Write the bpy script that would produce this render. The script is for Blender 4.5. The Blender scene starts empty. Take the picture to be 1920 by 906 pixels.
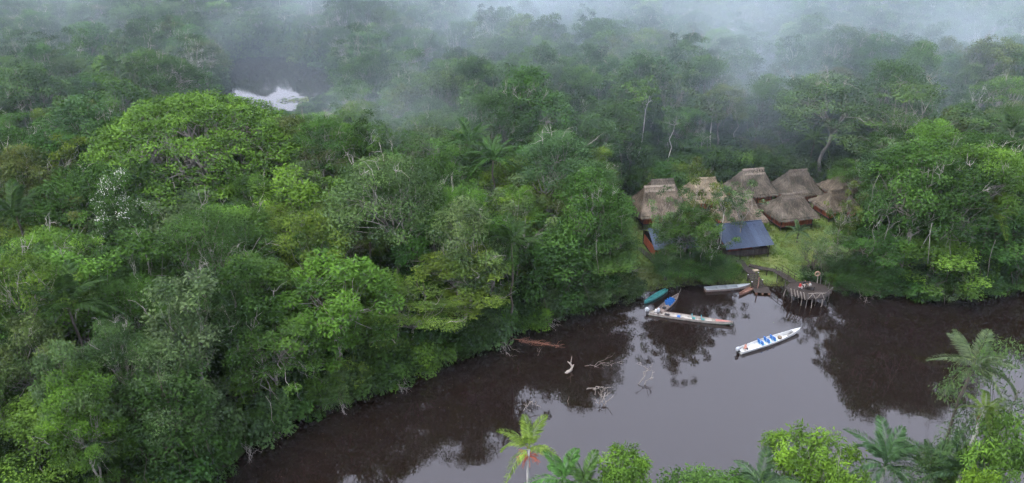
import bpy, math, random
import numpy as np

# ------------------------------------------------------------------ camera, sky, sun, exposure
SC = bpy.context.scene
COL = SC.collection
R_ = math.radians
CAM_H, PITCH, FPX = 57.0, 25.0, 1371.0          # drone height (m), tilt below level, focal length in photo pixels
cam_d = bpy.data.cameras.new('camera')
cam = bpy.data.objects.new('camera', cam_d); COL.objects.link(cam)
cam.location = (0, 0, CAM_H); cam.rotation_euler = (R_(90 - PITCH), 0, 0)
cam_d.sensor_fit = 'HORIZONTAL'; cam_d.angle = 2 * math.atan(960 / FPX)
cam_d.clip_start = 0.5; cam_d.clip_end = 6000
SC.camera = cam

SUN_EL, SUN_AZ = 56.0, 240.0                      # overcast: a broad soft sun high behind-left of the camera
world = bpy.data.worlds.new('World'); SC.world = world; world.use_nodes = True
wn = world.node_tree; wn.nodes.clear()
sky = wn.nodes.new('ShaderNodeTexSky'); sky.sky_type = 'NISHITA'; sky.sun_disc = False
sky.sun_elevation = R_(SUN_EL); sky.sun_rotation = R_(SUN_AZ)
sky.air_density = 1.0; sky.dust_density = 6.0; sky.ozone_density = 1.0; sky.altitude = 0
hs = wn.nodes.new('ShaderNodeHueSaturation'); hs.inputs['Saturation'].default_value = 0.38   # cloud veil takes most of the blue
bg = wn.nodes.new('ShaderNodeBackground'); bg.inputs['Strength'].default_value = 0.12
wo = wn.nodes.new('ShaderNodeOutputWorld')
cl = wn.nodes.new('ShaderNodeMix'); cl.data_type = 'RGBA'; cl.inputs[0].default_value = 0.72; cl.inputs[7].default_value = (10.6, 11.0, 13.6, 1)   # unbroken cloud layer over the sky
wn.links.new(sky.outputs[0], hs.inputs['Color']); wn.links.new(hs.outputs[0], cl.inputs[6]); wn.links.new(cl.outputs[2], bg.inputs[0]); wn.links.new(bg.outputs[0], wo.inputs[0])
sun_d = bpy.data.lights.new('sun', 'SUN'); sun_d.energy = 1.5; sun_d.angle = R_(18); sun_d.color = (1.0, 0.96, 0.9)
sun = bpy.data.objects.new('sun', sun_d); COL.objects.link(sun)
sun.rotation_euler = (R_(90 - SUN_EL), 0, R_(180 - SUN_AZ))
SC.view_settings.view_transform = 'Standard'; SC.view_settings.look = 'None'
SC.view_settings.exposure = 1.0; SC.view_settings.gamma = 1.0; SC.view_settings.use_curve_mapping = False
cy = SC.cycles
cy.use_denoising = True; cy.use_adaptive_sampling = True; cy.adaptive_threshold = 0.05; cy.adaptive_min_samples = 24
cy.max_bounces = 4; cy.diffuse_bounces = 1; cy.glossy_bounces = 2; cy.transmission_bounces = 2
cy.transparent_max_bounces = 6; cy.volume_bounces = 1; cy.caustics_reflective = False; cy.caustics_refractive = False
cy.volume_step_rate = 2.0; cy.volume_max_steps = 24

# ------------------------------------------------------------------ measuring: photo pixel -> place in the world
CP, SP = math.cos(R_(PITCH)), math.sin(R_(PITCH))
def tan_dep(py):                                   # drop per metre ahead, for a photo row
    d = (py - 453) / FPX
    return (SP + d * CP) / (CP - d * SP)
def at_z(px, py, z=0.0):                           # the point at height z seen at (px, py)
    y = (CAM_H - z) / tan_dep(py)
    r = y * CP + (CAM_H - z) * SP
    return np.array([(px - 960) / FPX * r, y, z])
def at_y(px, py, y):                               # the point at distance y ahead seen at (px, py)
    z = CAM_H - y * tan_dep(py)
    r = y * CP + (CAM_H - z) * SP
    return np.array([(px - 960) / FPX * r, y, z])
def to_px(x, y, z):
    r = y * CP + (CAM_H - z) * SP
    dn = -y * SP + (CAM_H - z) * CP
    return 960 + x / r * FPX, 453 + dn / r * FPX

# ------------------------------------------------------------------ mesh helpers
rng = np.random.default_rng(7)
random.seed(7)
class MB:
    """collects geometry; build() links it as one mesh object"""
    def __init__(s): s.V = []; s.F4 = []; s.F3 = []; s.m4 = []; s.m3 = []; s.a4 = []; s.a3 = []; s.n = 0
    def add(s, V, F4=None, F3=None, mat=0, var=0.5):
        V = np.asarray(V, float).reshape(-1, 3)
        if F4 is not None and len(F4):
            F = np.asarray(F4, int).reshape(-1, 4) + s.n; s.F4.append(F); s.m4.append(np.full(len(F), mat)); s.a4.append(np.broadcast_to(np.asarray(var, float), (len(F),)))
        if F3 is not None and len(F3):
            F = np.asarray(F3, int).reshape(-1, 3) + s.n; s.F3.append(F); s.m3.append(np.full(len(F), mat)); s.a3.append(np.broadcast_to(np.asarray(var if np.ndim(var) == 0 else 0.5, float), (len(F),)))
        s.V.append(V); s.n += len(V)
    def box(s, c, size, rz=0.0, mat=0, var=0.5, rx=0.0, ry=0.0):
        h = np.array(size) / 2.0
        V = np.array([[a, b, d] for d in (-1, 1) for b in (-1, 1) for a in (-1, 1)]) * h
        if rx: V = V @ rot('x', rx).T
        if ry: V = V @ rot('y', ry).T
        if rz: V = V @ rot('z', rz).T
        s.add(V + np.array(c), F4=[[0, 2, 3, 1], [4, 5, 7, 6], [0, 1, 5, 4], [2, 6, 7, 3], [0, 4, 6, 2], [1, 3, 7, 5]], mat=mat, var=var)
    def bar(s, a, b, w, d=None, mat=0, var=0.5):
        """square-section bar from a to b"""
        a = np.array(a, float); b = np.array(b, float); d = d or w
        t = b - a; L = np.linalg.norm(t); t /= L
        u = np.cross(t, [0, 0, 1.0]); u = u / np.linalg.norm(u) if np.linalg.norm(u) > 1e-4 else np.array([1.0, 0, 0])
        v = np.cross(u, t)
        V = [p + u * w / 2 * i + v * d / 2 * j for p in (a, b) for i, j in ((-1, -1), (1, -1), (1, 1), (-1, 1))]
        s.add(V, F4=[[3, 2, 1, 0], [4, 5, 6, 7], [0, 1, 5, 4], [1, 2, 6, 5], [2, 3, 7, 6], [3, 0, 4, 7]], mat=mat, var=var)
    def tube(s, P, rad, n=6, mat=0, var=0.5, caps=True):
        P = np.asarray(P, float); k = len(P); rad = np.broadcast_to(np.asarray(rad, float), (k,))
        T = np.gradient(P, axis=0); T /= np.linalg.norm(T, axis=1)[:, None] + 1e-9
        ref = np.array([0.3, 0.9, 0.2]) if abs(T[0][2]) > 0.7 else np.array([0, 0, 1.0])
        U = np.cross(T, ref); U /= np.linalg.norm(U, axis=1)[:, None] + 1e-9
        W = np.cross(T, U)
        a = np.arange(n) * 2 * math.pi / n
        V = P[:, None, :] + rad[:, None, None] * (np.cos(a)[None, :, None] * U[:, None, :] + np.sin(a)[None, :, None] * W[:, None, :])
        i = np.arange(k - 1)[:, None] * n; j = np.arange(n)[None, :]; j2 = (j + 1) % n
        F = np.stack([i + j, i + j2, i + n + j2, i + n + j], -1).reshape(-1, 4)
        V = V.reshape(-1, 3); F3 = []
        if caps:
            V = np.vstack([V, P[0], P[-1]]); c0 = k * n; c1 = c0 + 1
            F3 = [[c0, (q + 1) % n, q] for q in range(n)] + [[c1, (k - 1) * n + q, (k - 1) * n + (q + 1) % n] for q in range(n)]
        s.add(V, F4=F, F3=F3, mat=mat, var=var)
    def sphere(s, c, r, seg=10, rings=7, mat=0, var=0.5):
        r = np.broadcast_to(np.asarray(r, float), (3,))
        V = []
        for i in range(rings + 1):
            th = math.pi * i / rings
            for j in range(seg):
                ph = 2 * math.pi * j / seg
                V.append((math.sin(th) * math.cos(ph) * r[0] + c[0], math.sin(th) * math.sin(ph) * r[1] + c[1], math.cos(th) * r[2] + c[2]))
        F = [[i * seg + j, (i + 1) * seg + j, (i + 1) * seg + (j + 1) % seg, i * seg + (j + 1) % seg] for i in range(rings) for j in range(seg)]
        s.add(V, F4=F, mat=mat, var=var)
    def mesh(s, name, mats, smooth=False):
        me = bpy.data.meshes.new(name)
        V = np.vstack(s.V).astype(np.float32)
        F4 = np.vstack(s.F4) if s.F4 else np.zeros((0, 4), int); F3 = np.vstack(s.F3) if s.F3 else np.zeros((0, 3), int)
        me.vertices.add(len(V)); me.vertices.foreach_set('co', V.ravel())
        nl = F4.size + F3.size; nf = len(F4) + len(F3)
        me.loops.add(nl); me.loops.foreach_set('vertex_index', np.concatenate([F4.ravel(), F3.ravel()]).astype(np.int32))
        me.polygons.add(nf)
        st = np.concatenate([np.arange(len(F4)) * 4, len(F4) * 4 + np.arange(len(F3)) * 3]).astype(np.int32)
        me.polygons.foreach_set('loop_start', st)
        mi = np.concatenate((s.m4 or [np.zeros(0)]) + (s.m3 or [np.zeros(0)])).astype(np.int32)
        for m in (mats if isinstance(mats, (list, tuple)) else [mats]): me.materials.append(m)
        me.update(calc_edges=True)
        me.polygons.foreach_set('material_index', mi)
        me.polygons.foreach_set('use_smooth', np.full(nf, smooth, dtype=bool))
        at = me.attributes.new('var', 'FLOAT', 'FACE')
        at.data.foreach_set('value', np.concatenate((s.a4 or [np.zeros(0)]) + (s.a3 or [np.zeros(0)])).astype(np.float32))
        me.update()
        return me
    def build(s, name, mats, parent=None, smooth=False, **kw):
        return obj(name, s.mesh(name, mats, smooth), parent, **kw)

def rot(ax, a):
    c, s = math.cos(a), math.sin(a)
    return np.array({'x': [[1, 0, 0], [0, c, -s], [0, s, c]], 'y': [[c, 0, s], [0, 1, 0], [-s, 0, c]], 'z': [[c, -s, 0], [s, c, 0], [0, 0, 1]]}[ax])
def obj(name, me, parent=None, loc=None, rz=None, label=None, cat=None, group=None, kind=None, tint=None, scale=None):
    o = bpy.data.objects.new(name, me); COL.objects.link(o)
    if parent is not None: o.parent = parent
    if loc is not None: o.location = [float(q) for q in loc]
    if rz is not None: o.rotation_euler = (0, 0, rz)
    if scale is not None: o.scale = scale
    tag(o, label, cat, group, kind)
    if tint is not None: o['tint'] = [float(q) for q in tint]
    return o
def tag(o, label=None, cat=None, group=None, kind=None):
    if label: o['label'] = label
    if cat: o['category'] = cat
    if group: o['group'] = group
    if kind: o['kind'] = kind
    return o
def empty(name, loc, rz=0.0, label=None, cat=None, group=None, scale=None):
    o = obj(name, None, None, loc, rz, label, cat, group, None, None, scale); o.empty_display_size = 0.3
    return o
def norm(v): return v / (np.linalg.norm(v, axis=-1, keepdims=True) + 1e-9)

# ------------------------------------------------------------------ materials
def new_mat(name):
    m = bpy.data.materials.new(name); m.use_nodes = True; nt = m.node_tree; nt.nodes.clear()
    out = nt.nodes.new('ShaderNodeOutputMaterial')
    return m, nt, out
def nd(nt, t, **kw):
    n = nt.nodes.new('ShaderNode' + t)
    for k, v in kw.items():
        if k in n.inputs: n.inputs[k].default_value = v
        else: setattr(n, k, v)
    return n
def mixrgb(nt, fac, a, b, mode='MIX'):
    m = nt.nodes.new('ShaderNodeMix'); m.data_type = 'RGBA'; m.blend_type = mode
    for i, v in ((0, fac), (6, a), (7, b)):
        if hasattr(v, 'is_linked') or isinstance(v, bpy.types.NodeSocket): nt.links.new(v, m.inputs[i])
        else: m.inputs[i].default_value = v if i == 0 else (*v[:3], 1)
    return m.outputs[2]
def simple(name, col, rough=0.7, noise=0.25, scale=3.0, spec=0.3, var=0.0, bump=0.0, metal=0.0, stretch=(1, 1, 1), col2=None, stain=None):
    """principled paint / wood / cloth with uneven tone from noise and from the per-piece attribute"""
    m, nt, out = new_mat(name)
    b = nd(nt, 'BsdfPrincipled', Roughness=rough, Metallic=metal); b.inputs['Specular IOR Level'].default_value = spec
    tc = nd(nt, 'TexCoord'); mp = nd(nt, 'Mapping'); mp.inputs['Scale'].default_value = stretch
    nt.links.new(tc.outputs['Object'], mp.inputs['Vector'])
    nz = nd(nt, 'TexNoise', Scale=scale, Detail=5.0, Roughness=0.6); nt.links.new(mp.outputs[0], nz.inputs['Vector'])
    rp = nd(nt, 'MapRange'); rp.inputs[1].default_value = 0.3; rp.inputs[2].default_value = 0.7
    nt.links.new(nz.outputs['Fac'], rp.inputs[0])
    dark = tuple(c * (1 - noise) for c in col); lite = col2 or tuple(min(1, c * (1 + noise)) for c in col)
    c = mixrgb(nt, rp.outputs[0], dark, lite)
    if var:
        at = nd(nt, 'Attribute', attribute_name='var')
        r2 = nd(nt, 'MapRange'); r2.inputs[3].default_value = 1 - var; r2.inputs[4].default_value = 1 + var
        nt.links.new(at.outputs['Fac'], r2.inputs[0])
        vm = nt.nodes.new('ShaderNodeVectorMath'); vm.operation = 'SCALE'
        nt.links.new(c, vm.inputs[0]); nt.links.new(r2.outputs[0], vm.inputs['Scale']); c = vm.outputs[0]
    if stain:                                             # damp, moss, rust or litter in patches of its own
        scol, ssc, lo_ = stain
        sn = nd(nt, 'TexNoise', Scale=ssc, Detail=6.0, Roughness=0.7, Distortion=0.6); nt.links.new(tc.outputs['Object'], sn.inputs['Vector'])
        sr = nd(nt, 'MapRange'); sr.inputs[1].default_value = lo_; sr.inputs[2].default_value = lo_ + 0.14; sr.inputs[4].default_value = 0.8; nt.links.new(sn.outputs['Fac'], sr.inputs[0])
        c = mixrgb(nt, sr.outputs[0], c, scol)
    nt.links.new(c, b.inputs['Base Color'])
    if bump:
        bp = nd(nt, 'Bump', Strength=0.6, Distance=bump); nt.links.new(nz.outputs['Fac'], bp.inputs['Height']); nt.links.new(bp.outputs[0], b.inputs['Normal'])
    nt.links.new(b.outputs[0], out.inputs['Surface'])
    return m
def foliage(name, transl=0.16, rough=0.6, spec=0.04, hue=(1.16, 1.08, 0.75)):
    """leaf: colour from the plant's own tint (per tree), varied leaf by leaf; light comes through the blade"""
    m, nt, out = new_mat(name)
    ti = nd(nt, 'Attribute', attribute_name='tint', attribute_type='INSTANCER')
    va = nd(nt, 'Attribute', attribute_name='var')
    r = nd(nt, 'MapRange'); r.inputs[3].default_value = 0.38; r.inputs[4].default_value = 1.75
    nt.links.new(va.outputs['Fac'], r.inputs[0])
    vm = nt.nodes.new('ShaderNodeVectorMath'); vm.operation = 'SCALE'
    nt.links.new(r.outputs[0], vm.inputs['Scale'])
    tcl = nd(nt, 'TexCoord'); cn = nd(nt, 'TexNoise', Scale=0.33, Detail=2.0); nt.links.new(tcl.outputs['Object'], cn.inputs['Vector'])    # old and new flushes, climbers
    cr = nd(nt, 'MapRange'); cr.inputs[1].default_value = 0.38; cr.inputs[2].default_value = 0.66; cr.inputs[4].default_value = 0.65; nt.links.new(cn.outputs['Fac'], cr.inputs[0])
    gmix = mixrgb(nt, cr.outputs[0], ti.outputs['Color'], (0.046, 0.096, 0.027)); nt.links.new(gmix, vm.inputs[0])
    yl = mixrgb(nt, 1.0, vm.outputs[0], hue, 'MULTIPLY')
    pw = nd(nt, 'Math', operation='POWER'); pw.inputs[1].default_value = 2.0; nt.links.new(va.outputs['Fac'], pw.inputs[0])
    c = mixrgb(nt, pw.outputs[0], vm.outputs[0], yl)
    b = nd(nt, 'BsdfPrincipled', Roughness=rough); b.inputs['Specular IOR Level'].default_value = spec
    t = nd(nt, 'BsdfTranslucent'); mx = nd(nt, 'MixShader', Fac=transl)
    nt.links.new(c, b.inputs['Base Color']); nt.links.new(c, t.inputs['Color'])
    nt.links.new(b.outputs[0], mx.inputs[1]); nt.links.new(t.outputs[0], mx.inputs[2]); nt.links.new(mx.outputs[0], out.inputs['Surface'])
    return m

M = {}
M['leaf'] = foliage('leaf')
M['palm'] = foliage('palm_leaf', 0.25, 0.5, 0.12, (1.2, 1.1, 0.7))
M['bark'] = simple('pale_bark', (0.23, 0.215, 0.19), 0.85, 0.45, 2.2, 0.1, 0.25, 0.02, stretch=(1, 1, 0.35))
M['bark_dark'] = simple('dark_bark', (0.085, 0.075, 0.06), 0.9, 0.4, 2.5, 0.1, 0.25, 0.02, stretch=(1, 1, 0.35))
M['bark_white'] = simple('white_bark', (0.40, 0.39, 0.36), 0.8, 0.3, 2.0, 0.1, 0.2, 0.01, stretch=(1, 1, 0.3))
M['blossom'] = simple('blossom', (0.40, 0.42, 0.35), 0.7, 0.15, 3, 0.2, 0.15)
M['deadwood'] = simple('weathered_deadwood', (0.24, 0.215, 0.19), 0.85, 0.4, 6, 0.15, 0.15, 0.01, stretch=(1, 1, 1))
M['wetwood'] = simple('wet_red_wood', (0.17, 0.075, 0.04), 0.6, 0.4, 5, 0.3, 0.2)
M['thatch'] = simple('thatch', (0.125, 0.103, 0.078), 0.95, 0.4, 0.8, 0.05, 0.45, stain=((0.055, 0.056, 0.036), 0.35, 0.56))
M['thatch_old'] = simple('old_thatch', (0.092, 0.080, 0.066), 0.95, 0.45, 0.55, 0.05, 0.48, col2=(0.135, 0.115, 0.09), stain=((0.048, 0.048, 0.034), 0.42, 0.52))
M['thatch_new'] = simple('straw_thatch', (0.20, 0.165, 0.112), 0.95, 0.3, 0.8, 0.05, 0.4, stain=((0.10, 0.085, 0.055), 0.3, 0.6))
M['ridge'] = simple('pale_ridge_thatch', (0.20, 0.17, 0.135), 0.95, 0.25, 1.5, 0.05, 0.3)
M['ridge_dark'] = simple('grey_ridge_thatch', (0.1224, 0.1044, 0.0864), 0.95, 0.3, 1.5, 0.05, 0.3)
M['tin'] = simple('zinc_ridge', (0.55, 0.57, 0.6), 0.4, 0.2, 2, 0.4, 0.1, metal=0.3)
M['redwood'] = simple('red_stained_boards', (0.26, 0.075, 0.04), 0.75, 0.3, 2.5, 0.2, 0.3, stretch=(1, 1, 0.3))
M['darkwood'] = simple('dark_weathered_planks', (0.05, 0.042, 0.038), 0.9, 0.35, 3, 0.05, 0.4)
M['greywood'] = simple('silver_grey_wood', (0.095, 0.087, 0.08), 0.85, 0.35, 3, 0.15, 0.35)
M['palewood'] = simple('pale_peeled_poles', (0.23, 0.205, 0.18), 0.8, 0.3, 4, 0.2, 0.25)
M['bluetin'] = simple('blue_grey_sheet_roof', (0.046, 0.066, 0.108), 0.55, 0.25, 0.9, 0.25, 0.25, stain=((0.03, 0.032, 0.03), 0.9, 0.6))
M['white'] = simple('white_boat_paint', (0.52, 0.53, 0.52), 0.5, 0.18, 1.1, 0.3, 0.08, stain=((0.26, 0.23, 0.19), 1.6, 0.58))
M['cream'] = simple('cream_boat_paint', (0.36, 0.34, 0.31), 0.6, 0.35, 1.3, 0.25, 0.1, stain=((0.12, 0.10, 0.08), 1.1, 0.54))
M['teal'] = simple('teal_paint', (0.05, 0.22, 0.21), 0.55, 0.2, 2, 0.3, 0.1)
M['teal_seat'] = simple('teal_plastic', (0.03, 0.27, 0.32), 0.4, 0.1, 2, 0.4)
M['blue'] = simple('blue_plastic', (0.02, 0.13, 0.42), 0.4, 0.1, 2, 0.4, 0.1)
M['ltblue'] = simple('pale_blue_plastic', (0.25, 0.48, 0.70), 0.45, 0.1, 2, 0.4)
M['brownboat'] = simple('brown_boat_wood', (0.20, 0.16, 0.14), 0.7, 0.3, 3, 0.25, 0.15)
M['greenpaint'] = simple('dark_green_paint', (0.03, 0.08, 0.05), 0.5, 0.2, 2, 0.3)
M['redpaint'] = simple('faded_red_paint', (0.33, 0.13, 0.11), 0.6, 0.2, 3, 0.3)
M['black'] = simple('black_plastic', (0.02, 0.02, 0.022), 0.5, 0.2, 4, 0.4)
M['motor'] = simple('grey_cowl', (0.40, 0.43, 0.46), 0.35, 0.1, 4, 0.5)
M['canvas'] = simple('brown_canvas', (0.20, 0.16, 0.12), 0.9, 0.3, 6, 0.1)
M['greyboat'] = simple('pale_grey_aluminium', (0.27, 0.30, 0.31), 0.5, 0.15, 1.5, 0.4)
M['rust'] = simple('rusty_brown_wood', (0.21, 0.115, 0.085), 0.8, 0.35, 4, 0.2, 0.2)
M['skin'] = simple('skin', (0.33, 0.17, 0.11), 0.6, 0.08, 6, 0.3)
M['hair'] = simple('black_hair', (0.012, 0.01, 0.009), 0.5, 0.2, 9, 0.3)
for n_, c_ in (('shirt_white', (0.75, 0.75, 0.73)), ('shirt_red', (0.38, 0.04, 0.04)), ('shirt_black', (0.02, 0.02, 0.025)), ('shirt_grey', (0.42, 0.42, 0.40)), ('trousers', (0.06, 0.065, 0.08)), ('trousers_pale', (0.62, 0.60, 0.57)), ('shirt_pink', (0.45, 0.22, 0.17))):
    M[n_] = simple(n_, c_, 0.85, 0.12, 8, 0.1)
M['fruit'] = simple('red_orange_fruit_stalks', (0.34, 0.085, 0.045), 0.6, 0.3, 8, 0.3, 0.3)
M['deadfrond'] = simple('dead_brown_frond', (0.20, 0.13, 0.065), 0.9, 0.3, 6, 0.1, 0.4)
M['buoy'] = simple('orange_lifebuoy', (0.32, 0.19, 0.14), 0.6, 0.15, 4, 0.3)
M['concrete'] = simple('pale_sand_slab', (0.36, 0.30, 0.21), 0.9, 0.2, 3, 0.1)

# ------------------------------------------------------------------ ground, river, lagoon
def px_poly(pts, z=0.0): return np.array([at_z(a, b, z)[:2] for a, b in pts])
far_bank = px_poly([(400, 906), (520, 812), (612, 770), (700, 735), (830, 690), (925, 655), (960, 622), (1075, 588), (1145, 566), (1195, 556), (1250, 543),
                    (1320, 537), (1400, 541), (1440, 541), (1475, 540), (1560, 546), (1640, 555), (1740, 562), (1850, 552), (1920, 545)])
RIVER = np.vstack([[[-75, 8], [-52, 40]], far_bank, [[95, 96], [150, 100], [260, 118], [260, 60], [110, 50], [72, 50.5], [45, 51.5], [22, 53], [9, 51], [-6, 40], [-14, 20], [-18, -40], [-75, -40]]])
LAGOON = px_poly([(392, 122), (430, 112), (480, 106), (545, 108), (600, 120), (640, 136), (650, 160), (600, 190), (560, 215), (500, 232), (430, 228), (415, 190), (405, 150)])
CLEARING = px_poly([(1158, 485), (1160, 375), (1200, 352), (1262, 345), (1380, 328), (1500, 322), (1610, 328), (1650, 350), (1580, 400), (1556, 440), (1560, 470), (1500, 520), (1440, 541), (1380, 541), (1330, 520), (1255, 525), (1180, 545)], 1.4)
def sd_poly(P, X):
    """signed distance, positive outside the polygon"""
    X = np.asarray(X, float); A = P; B = np.roll(P, -1, 0)
    d2 = np.full(len(X), 1e18); ins = np.zeros(len(X), bool)
    for a, b in zip(A, B):
        e = b - a; w = X - a
        t = np.clip((w @ e) / (e @ e), 0, 1)
        q = w - t[:, None] * e; d2 = np.minimum(d2, (q * q).sum(1))
        c = ((a[1] <= X[:, 1]) != (b[1] <= X[:, 1]))
        with np.errstate(divide='ignore', invalid='ignore'):
            xi = a[0] + (X[:, 1] - a[1]) * e[0] / e[1]
        ins ^= c & (X[:, 0] < xi)
    return np.where(ins, -1, 1) * np.sqrt(d2)
def shore(X): return np.minimum(sd_poly(RIVER, X), sd_poly(LAGOON, X))
def sstep(a, b, x): t = np.clip((x - a) / (b - a), 0, 1); return t * t * (3 - 2 * t)
def gz(X):
    X = np.atleast_2d(np.asarray(X, float)); s = shore(X)
    w = 0.18 * np.sin(X[:, 0] * 0.31 + 1.3) * np.cos(X[:, 1] * 0.27) + 0.08 * np.sin(X[:, 0] * 0.9 + X[:, 1] * 0.7)
    land = -0.1 + 1.5 * sstep(0, 5.5, s) + w * sstep(1, 5, s)
    return np.where(s > 0, land, -0.1 - 2.6 * sstep(0, 6, -s))
def g1(x, y): return float(gz([[x, y]])[0])

def axis_coords(lo, hi, step, far):
    c = list(np.arange(lo, hi + 0.1, step)); s = step
    while c[-1] < far: s *= 1.35; c.append(c[-1] + s)
    s = step
    while c[0] > -far: s *= 1.35; c.insert(0, c[0] - s)
    return np.array(c)
gx = axis_coords(-140, 150, 1.6, 1400); gy = axis_coords(-20, 330, 1.6, 1400)
GX, GY = np.meshgrid(gx, gy); pts = np.stack([GX.ravel(), GY.ravel()], 1)
GZ = gz(pts)
nx, ny = len(gx), len(gy)
ii = (np.arange(ny - 1)[:, None] * nx + np.arange(nx - 1)[None, :]).ravel()
mb = MB(); mb.add(np.column_stack([pts, GZ]), F4=np.stack([ii, ii + 1, ii + nx + 1, ii + nx], 1))
m, nt, out = new_mat('ground_soil_and_lawn')
lw = nd(nt, 'Attribute', attribute_name='lawn'); tc = nd(nt, 'TexCoord')
n1 = nd(nt, 'TexNoise', Scale=0.18, Detail=8.0, Roughness=0.65); n2 = nd(nt, 'TexNoise', Scale=2.2, Detail=6.0)
for n_ in (n1, n2): nt.links.new(tc.outputs['Object'], n_.inputs['Vector'])
soil = mixrgb(nt, n2.outputs['Fac'], (0.03, 0.024, 0.015), (0.035, 0.045, 0.018))
rp = nd(nt, 'MapRange'); rp.inputs[1].default_value = 0.38; rp.inputs[2].default_value = 0.62; nt.links.new(n1.outputs['Fac'], rp.inputs[0])
ga = mixrgb(nt, rp.outputs[0], (0.092, 0.15, 0.038), (0.14, 0.165, 0.058))
gb = mixrgb(nt, n2.outputs['Fac'], (0.6, 0.65, 0.55), (1.25, 1.2, 1.25)); gm = mixrgb(nt, 1.0, ga, gb, 'MULTIPLY')
ad = nd(nt, 'Math', operation='ADD'); sb = nd(nt, 'Math', operation='SUBTRACT'); sb.inputs[1].default_value = 0.5
nt.links.new(n2.outputs['Fac'], sb.inputs[0]); nt.links.new(lw.outputs['Fac'], ad.inputs[0]); nt.links.new(sb.outputs[0], ad.inputs[1])
rl = nd(nt, 'MapRange'); rl.inputs[1].default_value = 0.3; rl.inputs[2].default_value = 0.6; nt.links.new(ad.outputs[0], rl.inputs[0])
cc = mixrgb(nt, rl.outputs[0], soil, gm)
b = nd(nt, 'BsdfPrincipled', Roughness=0.95); b.inputs['Specular IOR Level'].default_value = 0.1
nt.links.new(cc, b.inputs['Base Color']); bp = nd(nt, 'Bump', Strength=0.7, Distance=0.12); nt.links.new(n2.outputs['Fac'], bp.inputs['Height']); nt.links.new(bp.outputs[0], b.inputs['Normal'])
nt.links.new(b.outputs[0], out.inputs['Surface']); M['ground'] = m
ground = mb.build('ground', m, smooth=True, kind='structure')
la = ground.data.attributes.new('lawn', 'FLOAT', 'POINT')
lawn_w = sstep(2.0, -1.5, sd_poly(CLEARING, pts)) if False else 1 - sstep(-1.5, 2.0, sd_poly(CLEARING, pts))
la.data.foreach_set('value', (lawn_w * sstep(0.0, 1.2, GZ + 0.3)).astype(np.float32))

m, nt, out = new_mat('tannin_dark_water')
tc = nd(nt, 'TexCoord')
w1 = nd(nt, 'TexNoise', Scale=0.55, Detail=3.0, Roughness=0.55); w2 = nd(nt, 'TexNoise', Scale=0.07, Detail=2.0)
mp = nd(nt, 'Mapping'); mp.inputs['Scale'].default_value = (0.75, 1.3, 1); nt.links.new(tc.outputs['Object'], mp.inputs[0])
nt.links.new(mp.outputs[0], w1.inputs['Vector']); nt.links.new(tc.outputs['Object'], w2.inputs['Vector'])
rr = nd(nt, 'MapRange'); rr.inputs[1].default_value = 0.42; rr.inputs[2].default_value = 0.62; rr.inputs[3].default_value = 0.25; rr.inputs[4].default_value = 1.0
nt.links.new(w2.outputs['Fac'], rr.inputs[0])
mu = nd(nt, 'Math', operation='MULTIPLY'); nt.links.new(w1.outputs['Fac'], mu.inputs[0]); nt.links.new(rr.outputs[0], mu.inputs[1])
bp = nd(nt, 'Bump', Strength=1.0, Distance=0.016); nt.links.new(mu.outputs[0], bp.inputs['Height'])
fr = nd(nt, 'Fresnel', IOR=1.9); nt.links.new(bp.outputs[0], fr.inputs['Normal'])
gl = nd(nt, 'BsdfGlossy', Roughness=0.03); nt.links.new(bp.outputs[0], gl.inputs['Normal'])
df = nd(nt, 'BsdfDiffuse'); df.inputs['Color'].default_value = (0.0125, 0.0078, 0.0060, 1)
tr = nd(nt, 'BsdfTransparent'); tr.inputs['Color'].default_value = (0.42, 0.13, 0.06, 1)
m1 = nd(nt, 'MixShader', Fac=0.88); nt.links.new(tr.outputs[0], m1.inputs[1]); nt.links.new(df.outputs[0], m1.inputs[2])
m2 = nd(nt, 'MixShader'); nt.links.new(fr.outputs[0], m2.inputs[0]); nt.links.new(m1.outputs[0], m2.inputs[1]); nt.links.new(gl.outputs[0], m2.inputs[2])
nt.links.new(m2.outputs[0], out.inputs['Surface']); M['water'] = m
def sheet(name, x0, x1, y0, y1, z, mat):
    b_ = MB(); b_.add([[x0, y0, z], [x1, y0, z], [x1, y1, z], [x0, y1, z]], F4=[[0, 1, 2, 3]])
    return b_.build(name, mat, kind='structure')
sheet('river_water', -110, 262, -45, 150, 0.0, M['water'])
sheet('lagoon_water', -150, -40, 172, 330, 0.0, M['water'])

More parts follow.
